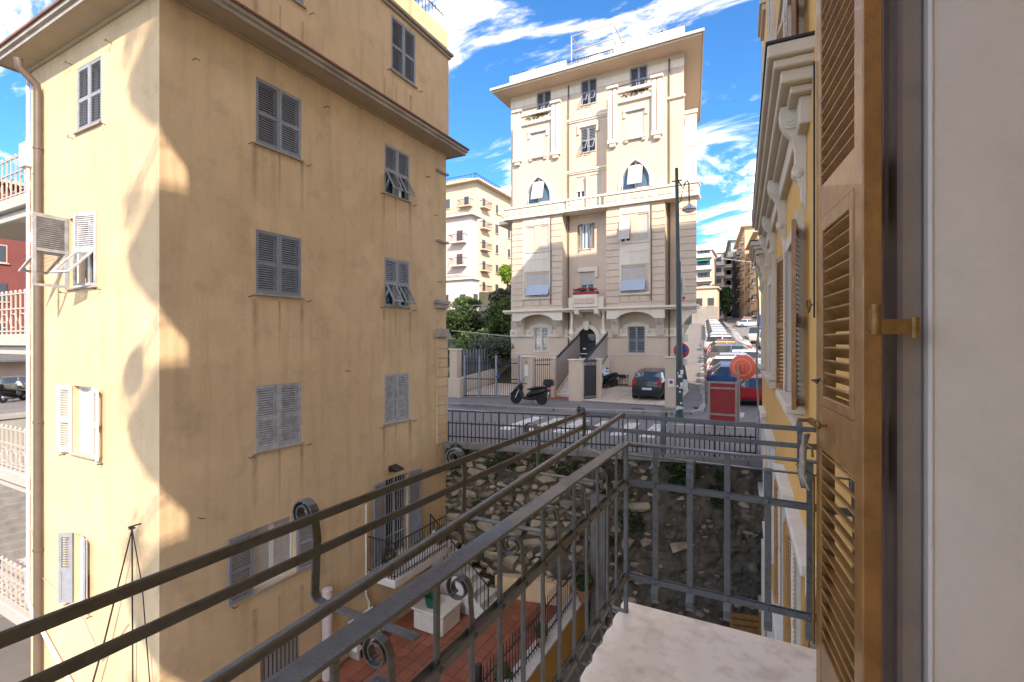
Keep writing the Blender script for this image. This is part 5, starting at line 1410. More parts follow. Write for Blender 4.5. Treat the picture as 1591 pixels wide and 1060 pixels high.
def fence_run(nm, lab, cat, a, b, h, step, m='iron_black', mesh_m=None, base=None):
    a, b = Vector(a), Vector(b); t_ = thing(nm, lab, cat, (a + b) / 2)
    n = max(2, round((b - a).length / step))
    for z in (.1, h * .9): part('rail', MB().bar(a + Vector((0, 0, z)), b + Vector((0, 0, z)), .03, .05), m, t_)
    for i in range(n + 1):
        p = a + (b - a) * i / n
        part('bar', MB().bar(p, p + Vector((0, 0, h)), .022, .022).lathe([(.03, h), (.045, h + .06), (.004, h + .17)], 6, p), m, t_)
    if mesh_m: part('infill_sheet', MB().bar((a + b) / 2 + Vector((0, 0, h / 2)) - (b - a) / 2, (a + b) / 2 + Vector((0, 0, h / 2)) + (b - a) / 2, .008, h * .78), mesh_m, t_)
    return t_
fence_run('spiked_railing', 'narrow spiked iron railing between the intercom pillar and slim pillar', 'fence', (-11.55, 24.5, -3.18), (-11.0, 25.2, -3.18), 2.05, .13)
fence_run('pedestrian_gate', 'black spiked pedestrian gate standing open behind the thick pillar', 'gate', (-8.75, 24.7, -3.18), (-8.3, 25.3, -3.18), 2.05, .09, mesh_m='iron_black')
stp = thing('entrance_steps', 'pale marble entrance steps with brown sheeted railings leading to the arched door', 'stairs', (-10.3, 27.3, -3.2))
for i in range(12):
    z = -3.19 + (i + 1) * .174; y = 25.6 + i * .33
    part('step', MB().box(-10.75, -9.0, y, y + .40, z - .05, z), 'marble_white', stp, .006)
    part('riser', MB().box(-10.72, -9.03, y + .03, y + .36, -3.25, z - .052), 'marble_white', stp)
part('landing', MB().box(-11.2, -8.9, 29.5, 29.83, -3.2, -1.1), 'marble_white', stp)
for x in (-10.78, -8.97):
    part('side_wall', MB().prism([(25.6, -3.2), (29.6, -3.2), (29.6, -.95), (25.6, -2.85)], lambda a, b, h: (h, a, b), x - .06, x + .06), 'cream', stp)
    part('railing_sheet', MB().prism([(25.6, -2.8), (29.55, -.9), (29.55, .42), (25.6, -1.05)], lambda a, b, h: (h, a, b), x - .012, x + .012), 'wood_grey', stp)
    part('handrail', MB().bar((x, 25.6, -1.03), (x, 29.6, .44), .07, .09).bar((x, 25.6, -2.82), (x, 29.6, -.93), .05, .06), 'iron_black', stp)
    for i in range(14):
        y = 25.7 + i * .29; z = -1.03 + (y - 25.6) * .3675
        part('spike', MB().lathe([(.03, 0), (.045, .06), (.004, .2)], 6, (x, y, z)), 'iron_black', stp)
# small things in the parking court
v1 = solo('wall_vent', MB().box(-8.55, -7.9, 29.9, 29.985, -2.3, -2.12), 'iron_black', 'narrow dark vent slot low on the cream wall behind the car', 'vent', (-8.2, 29.95, -2.3))
fence_run('low_spikes', 'low iron spike strip against the cream wall behind the covered scooter', 'fence', (-9.6 + .75, 29.7, -2.8), (-8.1 + .4, 29.7, -2.8), .6, .16)

# ---------------------------------------------------------------- street lamp, signs, mirror, notice board
sl_ = thing('street_lamp', 'tall dark green lamp post with a hanging bell lantern and stickers', 'street lamp', (-3.4, 21.7, -3.34))
lx, ly = -3.4, 21.7
part('pole', MB().tube([(lx, ly, -3.34), (lx, ly, -.6), (lx, ly, -.55), (lx - .05, ly, 3.4), (lx - .06, ly, 3.45), (lx - .12, ly, 7.45)], [.15, .145, .125, .11, .085, .07], 14).lathe([(.2, 0), (.19, .1), (.16, .25)], 14, (lx, ly, -3.34)), 'pole_green', sl_, smooth=40)
part('arm', MB().bar((lx - .32, ly, 6.9), (lx + .1, ly, 6.9), .05, .05).tube([(lx - .1, ly, 6.95), (lx + .06, ly, 6.7), (lx + .16, ly, 6.5), (lx + .22, ly, 6.75), (lx + .32, ly, 6.85), (lx + .38, ly, 6.7), (lx + .40, ly, 5.9)], .03, 8).tube([(lx - .1, ly, 5.9), (lx + .05, ly, 6.0), (lx + .12, ly, 6.45)], .02, 6), 'pole_green', sl_, smooth=40)
part('lantern', MB().lathe([(.04, 0), (.06, -.1), (.12, -.16), (.26, -.24), (.30, -.34), (.28, -.36), (.1, -.36)], 20, (lx + .40, ly, 5.93)), 'alloy', sl_, smooth=50)
part('bulb_cover', MB().lathe([(.22, -.36), (.18, -.43), (.05, -.47)], 16, (lx + .40, ly, 5.93)), 'light_clear', sl_, smooth=50)
rng = random.Random(4)
for i in range(16):
    a_ = rng.uniform(-2.4, -.6); z = rng.uniform(-3.1, -1.0); s = rng.uniform(.03, .09); r_ = .151
    c_ = Vector((lx + r_ * math.cos(a_), ly + r_ * math.sin(a_), z)); tv = Vector((-math.sin(a_), math.cos(a_), 0))
    part('sticker', MB().quad(c_ - tv * s, c_ + tv * s, c_ + tv * s + Vector((0, 0, s * 1.6)), c_ - tv * s + Vector((0, 0, s * 1.6))), 'frame_white', sl_)
ns = thing('no_parking_sign', 'round red and blue no parking sign partly hidden by the lamp post', 'sign', (lx, ly + .35, -3.2))
RX90 = Matrix.Rotation(rad(90), 3, 'X')
part('pole', MB().tube([(lx + .02, ly + .42, -3.2), (lx + .02, ly + .42, .1)], .03, 8), 'alloy', ns)
part('rim', MB().lathe([(.33, 0), (.33, .02)], 28, (lx + .02, ly + .37, -.42), RX90), 'sign_red', ns)
part('face', MB().lathe([(.245, 0), (.245, .006)], 28, (lx + .02, ly + .349, -.42), RX90), 'sign_blue', ns)
part('diagonal', MB().bar((lx + .02 - .19, ly + .338, -.42 + .19), (lx + .02 + .19, ly + .338, -.42 - .19), .006, .07, up=(.7, 0, .7)), 'sign_red', ns)
part('panel', MB().box(lx + .1, lx + .28, ly + .35, ly + .36, -1.05, -.8).box(lx + .1, lx + .3, ly + .35, ly + .36, -.02, .28), 'frame_white', ns)
pn = thing('post_panels', 'small street name plates strapped to the green lamp post', 'sign', (lx, ly - .1, 1.3))
part('plate', MB().box(lx + .02, lx + .2, ly + .11, ly + .14, 2.1, 2.7).box(lx + .09, lx + .23, ly + .11, ly + .14, 1.75, 2.0), 'frame_white', pn, .004)
part('plate_band', MB().box(lx + .1, lx + .22, ly + .095, ly + .108, 1.8, 1.9), 'sign_red', pn)
mb_ = thing('meter_box', 'small grey utility box strapped to the lamp post', 'box', (lx, ly, -2.1))
part('box', MB().box(lx + .14, lx + .34, ly - .05, ly + .1, -2.1, -1.65), 'alloy', mb_, .01)
nb = thing('notice_board', 'red panel in a weathered wooden frame standing at the road edge', 'notice board', (-1.6, 20.9, -3.34))
bx0, bx1, by = -2.14, -1.14, 20.95
for x in (bx0, bx1): part('post', MB().box(x - .045, x + .045, by - .04, by + .04, -3.34, -1.62), 'wood_grey', nb, .006)
for z in (-1.70, -1.93, -2.98): part('crossbar', MB().box(bx0 + .045, bx1 - .045, by - .035, by + .035, z, z + .08), 'wood_grey', nb, .005)
part('panel', MB().box(bx0 + .05, bx1 - .05, by - .01, by + .02, -3.25, -1.71), 'board_red', nb)
tm_ = thing('traffic_mirror', 'round orange traffic mirror seen from behind on a grey post', 'mirror', (-1.05, 21.2, -3.34))
part('post', MB().tube([(-1.06, 21.1, -3.34), (-1.06, 21.1, -.95)], .045, 10), 'wood_grey', tm_, smooth=40)
AX = Matrix.Rotation(rad(-14), 3, 'Z') @ RX90
mc = (-.93, 21.32, -1.05)
part('shell', MB().lathe([(.50, -.02), (.49, .02), (.42, .06), (.30, .08), (.29, .10), (.18, .12), (.17, .135), (.05, .14)], 36, mc, AX), 'orange', tm_, smooth=30)
part('ring', MB().lathe([(.36, .074), (.335, .09), (.31, .082)], 36, mc, AX), 'orange_light', tm_, smooth=30)
part('mirror_face', MB().lathe([(.47, -.035), (.4, -.06), (.1, -.09)], 36, mc, AX), 'alloy', tm_, smooth=40)
part('clamp', MB().box(-1.16, -.86, 21.13, 21.2, -1.12, -1.0).box(-1.0, -.9, 21.1, 21.18, -1.22, -.9), 'orange', tm_, .02)
# ================================================================ vehicles
CARS = {
    'hatch': dict(L=3.7, W=1.64, H=1.48, hood=.98, belt=.96, xw=.95, xr=.30, xm=-.35, xq=-1.35, xb=-1.70, tail=1.02),
    'suv': dict(L=4.35, W=1.82, H=1.64, hood=1.08, belt=1.06, xw=1.05, xr=.35, xm=-.45, xq=-1.60, xb=-2.02, tail=1.10),
    'compact': dict(L=4.1, W=1.74, H=1.46, hood=.95, belt=.94, xw=1.10, xr=.25, xm=-.45, xq=-1.35, xb=-1.88, tail=1.0),
    'estate': dict(L=4.55, W=1.78, H=1.50, hood=.94, belt=.95, xw=1.05, xr=.25, xm=-.55, xq=-1.80, xb=-2.12, tail=1.0),
    'van': dict(L=4.4, W=1.85, H=1.88, hood=1.18, belt=1.12, xw=1.45, xr=.75, xm=.0, xq=-1.95, xb=-2.12, tail=1.15),
}
CM = {}
def car_meshes(kind):
    if kind in CM: return CM[kind]
    c = CARS[kind]; L, W, H = c['L'], c['W'], c['H']; hw = W / 2
    def ztop(x):
        P = [(-L / 2, c['tail'] - .28), (-L / 2 + .06, c['tail']), (c['xb'], c['tail'] + .03), (c['xq'], H - .03), (c['xm'], H), (c['xr'], H - .03), (c['xw'], c['hood']), (L / 2 - .35, c['hood'] - .16), (L / 2 - .07, c['hood'] - .32), (L / 2, .50)]
        for (x0, z0), (x1, z1) in zip(P[:-1], P[1:]):
            if x0 <= x <= x1: return z0 + (z1 - z0) * (x - x0) / (x1 - x0)
        return .5
    def cab(x):
        if x <= c['xb'] or x >= c['xw']: return 0
        if x < c['xq']: return (x - c['xb']) / (c['xq'] - c['xb'])
        if x > c['xr']: return (c['xw'] - x) / (c['xw'] - c['xr'])
        return 1
    st = sorted({-L / 2, -L / 2 + .06, -L / 2 + .22, c['xb'], (c['xb'] + c['xq']) / 2, c['xq'], (c['xq'] + c['xm']) / 2, c['xm'] - .05, c['xm'] + .05, (c['xm'] + c['xr']) / 2, c['xr'], (c['xr'] + c['xw']) / 2, c['xw'],
                 (c['xw'] + L / 2) / 2, L / 2 - .35, L / 2 - .16, L / 2 - .07, L / 2})
    secs = []
    for x in st:
        zt = ztop(x); k = cab(x); e = abs(x) / (L / 2); taper = 1 - .10 * max(0, (e - .75) / .25) ** 2
        h = hw * taper; zb = min(c['belt'], zt - .02)
        zl = .24 if e < .97 else .32
        a, b = .95 + (.78 - .95) * k, .84 + (.66 - .84) * k; zs = zb + (zt - .055 - zb) * k if k > 0 else zb + (zt - zb) * .5
        secs.append([(x, y, z) for y, z in ((0, zl), (.88 * h, zl), (h, zl + .16), (h * 1.005, .62 if zt > .66 else zt - .04), (.975 * h, zb), (a * h, zs), (b * h, zt - .004), (0, zt + .015))])
    body, sideL, sideR, ws, rwn = MB(), MB(), MB(), MB(), MB()
    for i in range(len(st) - 1):
        xm_ = (st[i] + st[i + 1]) / 2
        for j in range(7):
            tgt = [body, body]
            pillar = abs(xm_ - c['xm']) < .06
            if j == 4 and c['xb'] < xm_ < c['xw'] and not pillar and not (kind == 'van' and xm_ < c['xm']): tgt = [sideL, sideR]
            if j in (5, 6):
                if c['xr'] < xm_ < c['xw']: tgt = [ws, ws]
                if c['xb'] < xm_ < c['xq']: tgt = [rwn, rwn]
            for s, t_ in zip((1, -1), tgt):
                q = [secs[i][j], secs[i + 1][j], secs[i + 1][j + 1], secs[i][j + 1]]
                t_.quad(*[(p[0], p[1] * s, p[2]) for p in q])
    for e in (0, -1):
        pts = secs[e]; n = len(body.v); body.v += [p for p in pts] + [(p[0], -p[1], p[2]) for p in pts[::-1][1:-1]]; body.f.append(tuple(range(n, len(body.v))))
    def wm(mb, nm, sm=45):
        me = mb.mesh(nm); bm = bmesh.new(); bm.from_mesh(me); bmesh.ops.remove_doubles(bm, verts=bm.verts, dist=.0005); bmesh.ops.recalc_face_normals(bm, faces=bm.faces); bm.to_mesh(me); bm.free()
        me.shade_smooth(); me.set_sharp_from_angle(angle=rad(sm)); return me
    r = .31 if kind in ('hatch', 'compact', 'estate') else .345
    ty = MB().lathe([(r * .62, -.095), (r * .95, -.1), (r, -.06), (r, .06), (r * .95, .1), (r * .62, .095)], 20, (0, 0, 0), RX90).mesh('tyre', 0, 40)
    rim = MB().lathe([(r * .63, -.09), (r * .6, .085), (r * .35, .07), (r * .12, .09), (.02, .095)], 14, (0, 0, 0), RX90)
    for k in range(5):
        a_ = k * 2 * math.pi / 5; rim.bar((0, -.085, 0), (r * .6 * math.cos(a_), -.085, r * .6 * math.sin(a_)), .05, .03)
    rim = rim.mesh('rim')
    arch = MB().lathe([(r * 1.16, 0), (r * 1.16, .012)], 22, (0, 0, 0), RX90).mesh('arch')
    trim = MB().box(-L / 2 + .5, L / 2 - .5, -hw - .004, hw + .004, .22, .30).box(L / 2 - .08, L / 2 + .005, -hw * .8, hw * .8, .30, .42).box(-L / 2 - .005, -L / 2 + .1, -hw * .8, hw * .8, .32, .46).mesh('lower_trim', .01)
    hl = MB().box(L / 2 - .24, L / 2 - .035, -.17, .17, 0, .13).mesh('headlight', .03)
    tl_ = MB().box(-.03, .05, -.1, .1, 0, .28).mesh('tail_light', .02)
    mi = MB().box(-.06, .06, -.11, .06, 0, .13).mesh('mirror', .03)
    CM[kind] = dict(body=wm(body, 'body', 32), sl=wm(sideL, 'side_window'), sr=wm(sideR, 'side_window'), ws=wm(ws, 'windscreen'), rw=wm(rwn, 'rear_window'), ty=ty, rim=rim, arch=arch, trim=trim, hl=hl, tl=tl_, mi=mi, r=r,
                    plate=MB().box(-.008, .008, -.26, .26, 0, .11).mesh('plate'), pb=MB().box(-.010, .010, -.05, .0, 0, .11).mesh('plate_band'))
    return CM[kind]
def car(kind, colr, M, name, label, cat='car', group=None, detail=True):
    c = CARS[kind]; m = car_meshes(kind); L, W = c['L'], c['W']; hw = W / 2
    o = bpy.data.objects.new(name, None); COL.objects.link(o); o.matrix_basis = M; MW[o] = M
    o['label'] = label; o['category'] = cat
    if group: o['group'] = group
    inst('body', m['body'], 'car_' + colr, o, M)
    for k, nm in (('sl', 'side_window'), ('sr', 'side_window'), ('ws', 'windscreen'), ('rw', 'rear_window')): inst(nm, m[k], 'glass', o, M)
    for sx in (L / 2 - .72, -L / 2 + .68):
        for s in (1, -1):
            Wm = M @ T((sx, s * (hw - .09), m['r'])) @ (R(0) if s < 0 else R(math.pi))
            w_ = inst('wheel', m['ty'], 'rubber', o, Wm)
            inst('rim', m['rim'], 'alloy', w_, Wm)
            if detail: inst('wheel_arch', m['arch'], 'black_plastic', o, M @ T((sx, s * (hw + .002) + (.012 if s > 0 else 0), m['r'] + .01)))
    if detail:
        inst('lower_trim', m['trim'], 'black_plastic', o, M)
        for s in (1, -1):
            inst('headlight', m['hl'], 'light_clear', o, M @ T((-.02, s * hw * .62, c['hood'] - .36)))
            inst('tail_light', m['tl'], 'light_red', o, M @ T((-L / 2 + .03, s * hw * .78, c['tail'] - .22)))
            inst('mirror', m['mi'], 'car_' + colr, o, M @ T((c['xw'] - .28, s * (hw + .06), c['belt'])) @ (R(0) if s > 0 else R(math.pi)))
        pl = inst('number_plate', m['plate'], 'plate', o, M @ T((-L / 2 - .008, 0, .58)))
        inst('plate_band', m['pb'], 'plate_blue', pl, M @ T((-L / 2 - .009, .255, .58)))
        inst('number_plate', m['plate'], 'plate', o, M @ T((L / 2 + .008, 0, .44)))
    return o
# black hatchback in the court, rear towards the road
cy = 27.2
pitch = R(sl, 'X')
car('hatch', 'black', T((-5.62, 27.15, -2.965)) @ pitch @ R(rad(91)), 'parked_car', 'small black hatchback parked in the cream palazzo court, rear towards the road')
# folded tarpaulin heap behind it
solo('tarpaulin', MB().hull([(-5.7, 29.0, -2.8), (-4.2, 28.9, -2.8), (-4.1, 29.6, -2.8), (-5.8, 29.6, -2.8), (-4.9, 29.1, -1.05), (-5.3, 29.3, -1.25), (-4.3, 29.2, -1.3), (-4.3, 29.5, -1.5)]), 'black_plastic', 'dark folded tarpaulin heaped behind the black hatchback', 'tarpaulin', (-5, 29.3, -2.8), bevel=.05)
# cars parked side by side up the street
row = [('compact', 'red', 'bright red car parked nearest the road crossing', 1), ('suv', 'blue', 'bright blue SUV parked between red and dark cars', 0), ('compact', 'navy', 'dark navy car next to the blue SUV', 0),
       ('estate', 'white', 'white estate car beside the dark navy car', 0), ('hatch', 'silver', 'silver hatchback beside the white estate car', 0), ('compact', 'white', 'white compact car beside the silver hatchback', 1),
       ('suv', 'grey', 'grey SUV beside the white compact car', 0), ('compact', 'silver', 'silver compact car just below the yellow hatchback', 0), ('hatch', 'yellow', 'yellow hatchback in the parked row', 0),
       ('compact', 'dark_red', 'dark red car just above the yellow hatchback', 0), ('suv', 'white', 'white SUV above the dark red car', 0), ('compact', 'lightblue', 'light blue car above the white SUV', 0),
       ('estate', 'silver', 'silver estate car above the light blue car', 0), ('hatch', 'white', 'white hatchback above the silver estate car', 0)]
ang0 = SA + rad(2)
def row_M(s, off, extra=0.0):
    p = Vector(street_pt(s, off, .0)); tilt = math.atan(.08)
    return T((p.x, p.y, p.z + .005)) @ R(SA) @ R(tilt, 'X') @ R(extra)
for i, (k, cl, lab, fl) in enumerate(row):
    s = 2.0 + i * 2.62
    car(k, cl, row_M(s, 2.75 + .15 * math.sin(i * 2.3), math.pi + rad(-6) if fl else rad(-6)), 'parked_car', lab, detail=i < 9)
cols = ['silver', 'white', 'lightblue', 'white', 'grey', 'white', 'silver', 'navy', 'white', 'silver', 'beige', 'white', 'grey', 'silver', 'white', 'navy']
for i, cl in enumerate(cols):
    car('compact', cl, row_M(39.0 + i * 2.7, 2.75, rad(-6)), 'parked_car', 'tiny %s car parked high up the sloping street' % cl.replace('lightblue', 'light blue'), group='distant cars parked up the slope', detail=False)
for i, cl in enumerate(['white', 'red', 'grey', 'silver', 'black', 'white', 'navy', 'silver']):
    car('compact', cl, row_M(74.0 + i * 2.6, 8.2 + i * .25, rad(10)), 'parked_car', 'tiny %s car parked before the stone house at the street end' % cl, group='cars parked at the top of the street', detail=False)
# vans and truck on the right half of the street
car('van', 'white', row_M(32, 6.6, rad(-90)), 'white_van', 'white van facing downhill with dark windscreen', 'van')
car('van', 'beige', row_M(39, 6.1, rad(-90)), 'parked_van', 'cream van standing uphill behind the white van', 'van')
tk = thing('tarp_truck', 'small lorry with bright blue tarpaulin body', 'truck', street_pt(44, 8.0))
tM = row_M(44, 8.0)
part('tarpaulin', MB().box(-1.1, 1.1, -2.6, 2.0, .95, 3.1).xf(tM), 'tarp_blue', tk, .05)
part('chassis', MB().box(-.9, .9, -2.7, 3.4, .5, .94).xf(tM), 'black_plastic', tk)
part('cab', MB().box(-1.0, 1.0, 2.1, 3.6, .8, 2.5).xf(tM), 'car_white', tk, .08)
for x in (-.95, .95):
    for y in (-1.9, 2.7): part('wheel', MB().lathe([(.25, -.1), (.42, -.1), (.42, .1), (.25, .1)], 16, (x, y, .42), Matrix.Rotation(rad(90), 3, 'Y')).xf(tM), 'rubber', tk)

def scooter(M, label, col='black_plastic', helmet=False, wsc=True):
    o = bpy.data.objects.new('scooter', None); COL.objects.link(o); o.matrix_basis = M; MW[o] = M
    o['label'] = label; o['category'] = 'scooter'
    def p(nm, mb, m, b=0, sm=None): return part(nm, mb.xf(M), m, o, b, sm)
    for x, r in ((.72, .30), (-.68, .29)):
        w_ = p('wheel', MB().lathe([(r * .6, -.05), (r * .93, -.06), (r, -.02), (r, .02), (r * .93, .06), (r * .6, .05)], 20, (x, 0, r), RX90), 'rubber', 0, 40)
        part('rim', MB().lathe([(r * .62, -.04), (r * .62, .04), (.05, .06)], 12, (x, 0, r), RX90).xf(M), 'alloy', w_)
    def loft(secs):
        mb = MB(); n = 8
        for (x, z, hwid, hh) in secs:
            for k in range(n):
                t = 2 * math.pi * (k + .5) / n
                mb.v.append((x, hwid * math.cos(t) * 1.08, z + hh * math.sin(t) * 1.08))
        for i in range(len(secs) - 1):
            for k in range(n): mb.f.append((i * n + k, i * n + (k + 1) % n, (i + 1) * n + (k + 1) % n, (i + 1) * n + k))
        mb.f.append(tuple(range(n))); mb.f.append(tuple(range((len(secs) - 1) * n, len(secs) * n))); return mb
    p('rear_body', loft([(-.98, .82, .06, .05), (-.8, .74, .14, .13), (-.5, .66, .17, .17), (-.15, .58, .17, .17), (.12, .42, .16, .12)]), col, 0, 40)
    p('floor_board', loft([(-.45, .34, .14, .10), (-.1, .30, .18, .09), (.25, .32, .19, .09), (.42, .40, .17, .12)]), col, 0, 40)
    p('leg_shield', loft([(.36, .42, .20, .14), (.46, .62, .22, .16), (.50, .82, .20, .14), (.46, .98, .14, .10)]), col, 0, 40)
    p('front_fairing', loft([(.40, .85, .15, .13), (.58, .84, .17, .15), (.74, .76, .12, .10), (.86, .68, .05, .05)]), col, 0, 40)
    p('front_fender', MB().tube([(.72 + .34 * math.cos(t), 0, .30 + .34 * math.sin(t)) for t in [rad(a) for a in range(25, 150, 15)]], .06, 8), col, 0, 40)
    p('fork', MB().tube([(.72, .09, .30), (.52, .09, .78)], .025, 8).tube([(.72, -.09, .30), (.52, -.09, .78)], .025, 8), 'alloy', 0, 40)
    p('seat', loft([(-.86, .90, .10, .04), (-.6, .88, .15, .06), (-.3, .84, .15, .06), (-.05, .77, .12, .06), (.12, .74, .06, .03)]), 'seat_black', 0, 40)
    p('headlight', MB().hull([(.80, -.1, .72), (.80, .1, .72), (.84, 0, .66), (.72, -.14, .80), (.72, .14, .80), (.70, 0, .86)]), 'light_clear')
    p('tail_light', MB().box(-1.0, -.93, -.1, .1, .74, .82), 'light_red', .01)
    p('handlebar', MB().tube([(.30, .36, 1.03), (.42, .2, 1.06), (.46, 0, 1.04), (.42, -.2, 1.06), (.30, -.36, 1.03)], .018, 8), 'black_plastic', 0, 40)
    for s in (1, -1): p('mirror', MB().tube([(.42, s * .2, 1.06), (.46, s * .3, 1.22)], .008, 6).hull([(.44, s * .24, 1.2), (.44, s * .38, 1.22), (.47, s * .38, 1.3), (.47, s * .24, 1.28), (.42, s * .31, 1.25)]), 'black_plastic')
    if wsc: p('windshield', MB().quad((.58, -.17, .95), (.58, .17, .95), (.34, .14, 1.38), (.34, -.14, 1.38)), 'light_clear')
    p('exhaust', MB().tube([(-.2, -.16, .3), (-.5, -.2, .33), (-.92, -.2, .42)], [.03, .065, .07], 10), 'alloy', 0, 40)
    p('number_plate', MB().box(-1.02, -1.0, -.09, .09, .5, .66), 'plate')
    p('stand', MB().tube([(-.15, .12, .28), (-.2, .2, .02)], .014, 6).tube([(-.15, -.12, .28), (-.2, -.2, .02)], .014, 6), 'iron_black')
    if wsc:
        b = p('top_box', MB().prism([(-1.22, -.2), (-.78, -.2), (-.74, -.14), (-.74, .14), (-.78, .2), (-1.22, .2), (-1.26, .12), (-1.26, -.12)], lambda a, c_, h: (a, c_, h), .97, 1.22), 'black_plastic', .03)
        part('box_lid', MB().prism([(-1.2, -.18), (-.8, -.18), (-.78, .0), (-.8, .18), (-1.2, .18), (-1.23, 0)], lambda a, c_, h: (a, c_, h), 1.22, 1.29).xf(M), 'black_plastic', b, .03)
        p('rack', MB().box(-1.1, -.85, -.1, .1, .88, .968), 'iron_black')
    if helmet:
        p('rain_cover', MB().hull([(x_, y_, z_) for x_, y_, z_ in ((.6, -.3, .85), (.6, .3, .85), (.3, -.4, .95), (.3, .4, .95), (.2, 0, 1.3), (.5, 0, 1.2), (-.1, -.2, .9), (-.1, .2, .9), (.75, 0, .7))]), 'helmet', .05)
    return o
scooter(T((-10.72, 21.95, -3.2)) @ R(rad(186)) @ R(rad(7), 'X'), 'black maxi scooter with top box and windscreen parked at the kerb')
scooter(T((-9.0 + .35, 28.6, -2.88)) @ R(rad(250)), 'small scooter under a pale cover beside the entrance steps', helmet=True, wsc=False)
# ================================================================ trees, shrubs and hedges on the hillside left of the palazzo
def tree(name, label, cat, x, y, z, h, rx, rz, m, seed, n=3600, size=.16, trunk=True, group=None, clumps=16, squash=1.0):
    rng = random.Random(seed); t = thing(name, label, cat, (x, y, z), 0, group)
    cz = z + h - rz
    tm = MB().tube([(x, y, z - .2), (x + .1 * rx * rng.uniform(-1, 1), y, z + (cz - z) * .5), (x + .15 * rx * rng.uniform(-1, 1), y, cz)], [.09 * rx + .04, .07 * rx + .03, .04 * rx], 8)
    mb = MB()
    for k in range(clumps):
        v = Vector((rng.gauss(0, 1), rng.gauss(0, 1), rng.gauss(0, .9))).normalized(); r = rng.uniform(.35, .8)
        c = Vector((x + v.x * rx * r, y + v.y * rx * r * squash, cz + v.z * rz * r))
        tm.tube([(x, y, cz - rz * .5), c], [.03 * rx + .01, .008], 5)
        leaves(mb, c, (rx * .42, rx * .42, rz * .36), n // clumps, size, rng, hollow=.15)
    part('trunk', tm, 'bark', t)
    part('crown', mb, m, t)
    return t
tree('olive_tree', 'silvery olive tree behind the driveway gate', 'tree', -17.6, 30.2, -3.0, 4.1, 1.75, 1.7, 'leaf_olive', 21, 5200, .13)
tree('dark_tree', 'broad dark leafy tree above the garden hedge beside the cream palazzo', 'tree', -22.8, 44.5, 1.6, 5.6, 3.0, 2.3, 'leaf_brown', 22, 5200, .22)
tree('green_tree', 'mid green loquat tree between the olive and the dark tree', 'tree', -19.6, 36.5, -.8, 5.0, 2.4, 2.1, 'leaf_mid', 23, 5200, .2)
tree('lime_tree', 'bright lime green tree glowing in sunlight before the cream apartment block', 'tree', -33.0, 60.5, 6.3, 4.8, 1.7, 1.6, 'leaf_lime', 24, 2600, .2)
tree('garden_shrub', 'low yellowish shrub beside the pale garden house', 'shrub', -31.0, 46.5, 2.2, 3.2, 1.9, 1.2, 'leaf_mid', 25, 2600, .17)
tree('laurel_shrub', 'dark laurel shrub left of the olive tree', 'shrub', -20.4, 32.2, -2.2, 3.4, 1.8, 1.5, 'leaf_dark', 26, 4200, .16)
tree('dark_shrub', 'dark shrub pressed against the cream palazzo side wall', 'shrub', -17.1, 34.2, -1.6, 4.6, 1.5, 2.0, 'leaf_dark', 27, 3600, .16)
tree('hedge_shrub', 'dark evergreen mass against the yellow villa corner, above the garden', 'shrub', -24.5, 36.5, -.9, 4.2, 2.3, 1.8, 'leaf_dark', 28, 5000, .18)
tree('palm_shrub', 'spiky dark green shrub behind the peach gate pillar', 'shrub', -19.8, 28.8, -3.0, 2.7, 1.3, 1.1, 'leaf_dark', 29, 2400, .2)
tree('pale_shrub', 'grey green shrub under the garden terrace wall', 'shrub', -22.0, 39.8, .2, 3.0, 1.8, 1.3, 'leaf_mid', 30, 3000, .17)
gwall = thing('garden_terrace_wall', 'ivy hung garden terrace wall with pale railing below the far houses', 'wall', (-27, 43, 1.0))
part('wall', MB().box(-36, -21, 42.6, 43.2, -1, 2.9), 'bld_stone', gwall)
q = MB()
rng = random.Random(77)
for i in range(60): leaves(q, (rng.uniform(-34, -21.5), 42.4, rng.uniform(.4, 2.9)), (.9, .35, .6), 110, .17, rng)
part('ivy', q, 'leaf_dark', gwall, kind='stuff')
for i in range(15): part('post', MB().box(-35.5 + i, -35.42 + i, 42.85, 42.93, 2.9, 3.8), 'bld_stone', gwall)
part('rail', MB().box(-36, -21, 42.86, 42.92, 3.7, 3.8).box(-36, -21, 42.86, 42.92, 3.3, 3.36), 'bld_stone', gwall)
# dark mesh fence and pale low wall behind the driveway gate
fw_ = thing('driveway_wall', 'low pale wall with dark mesh fence along the driveway', 'wall', (-17.5, 28, -3.1))
part('wall', MB().bar((-16.6, 24.2, -2.75), (-18.0, 34, -2.3), .25, 1.0), 'cream_trim', fw_)
part('mesh_fence', MB().bar((-16.75, 24.2, -1.55), (-18.15, 34, -1.2), .02, 1.5), 'grate', fw_)
for i in range(22):
    t_ = i / 21; part('picket', MB().bar((-16.65 - 1.4 * t_, 24.2 + 9.8 * t_, -2.3), (-16.65 - 1.4 * t_, 24.2 + 9.8 * t_, -.55), .04, .04), 'shutter_grey', fw_)

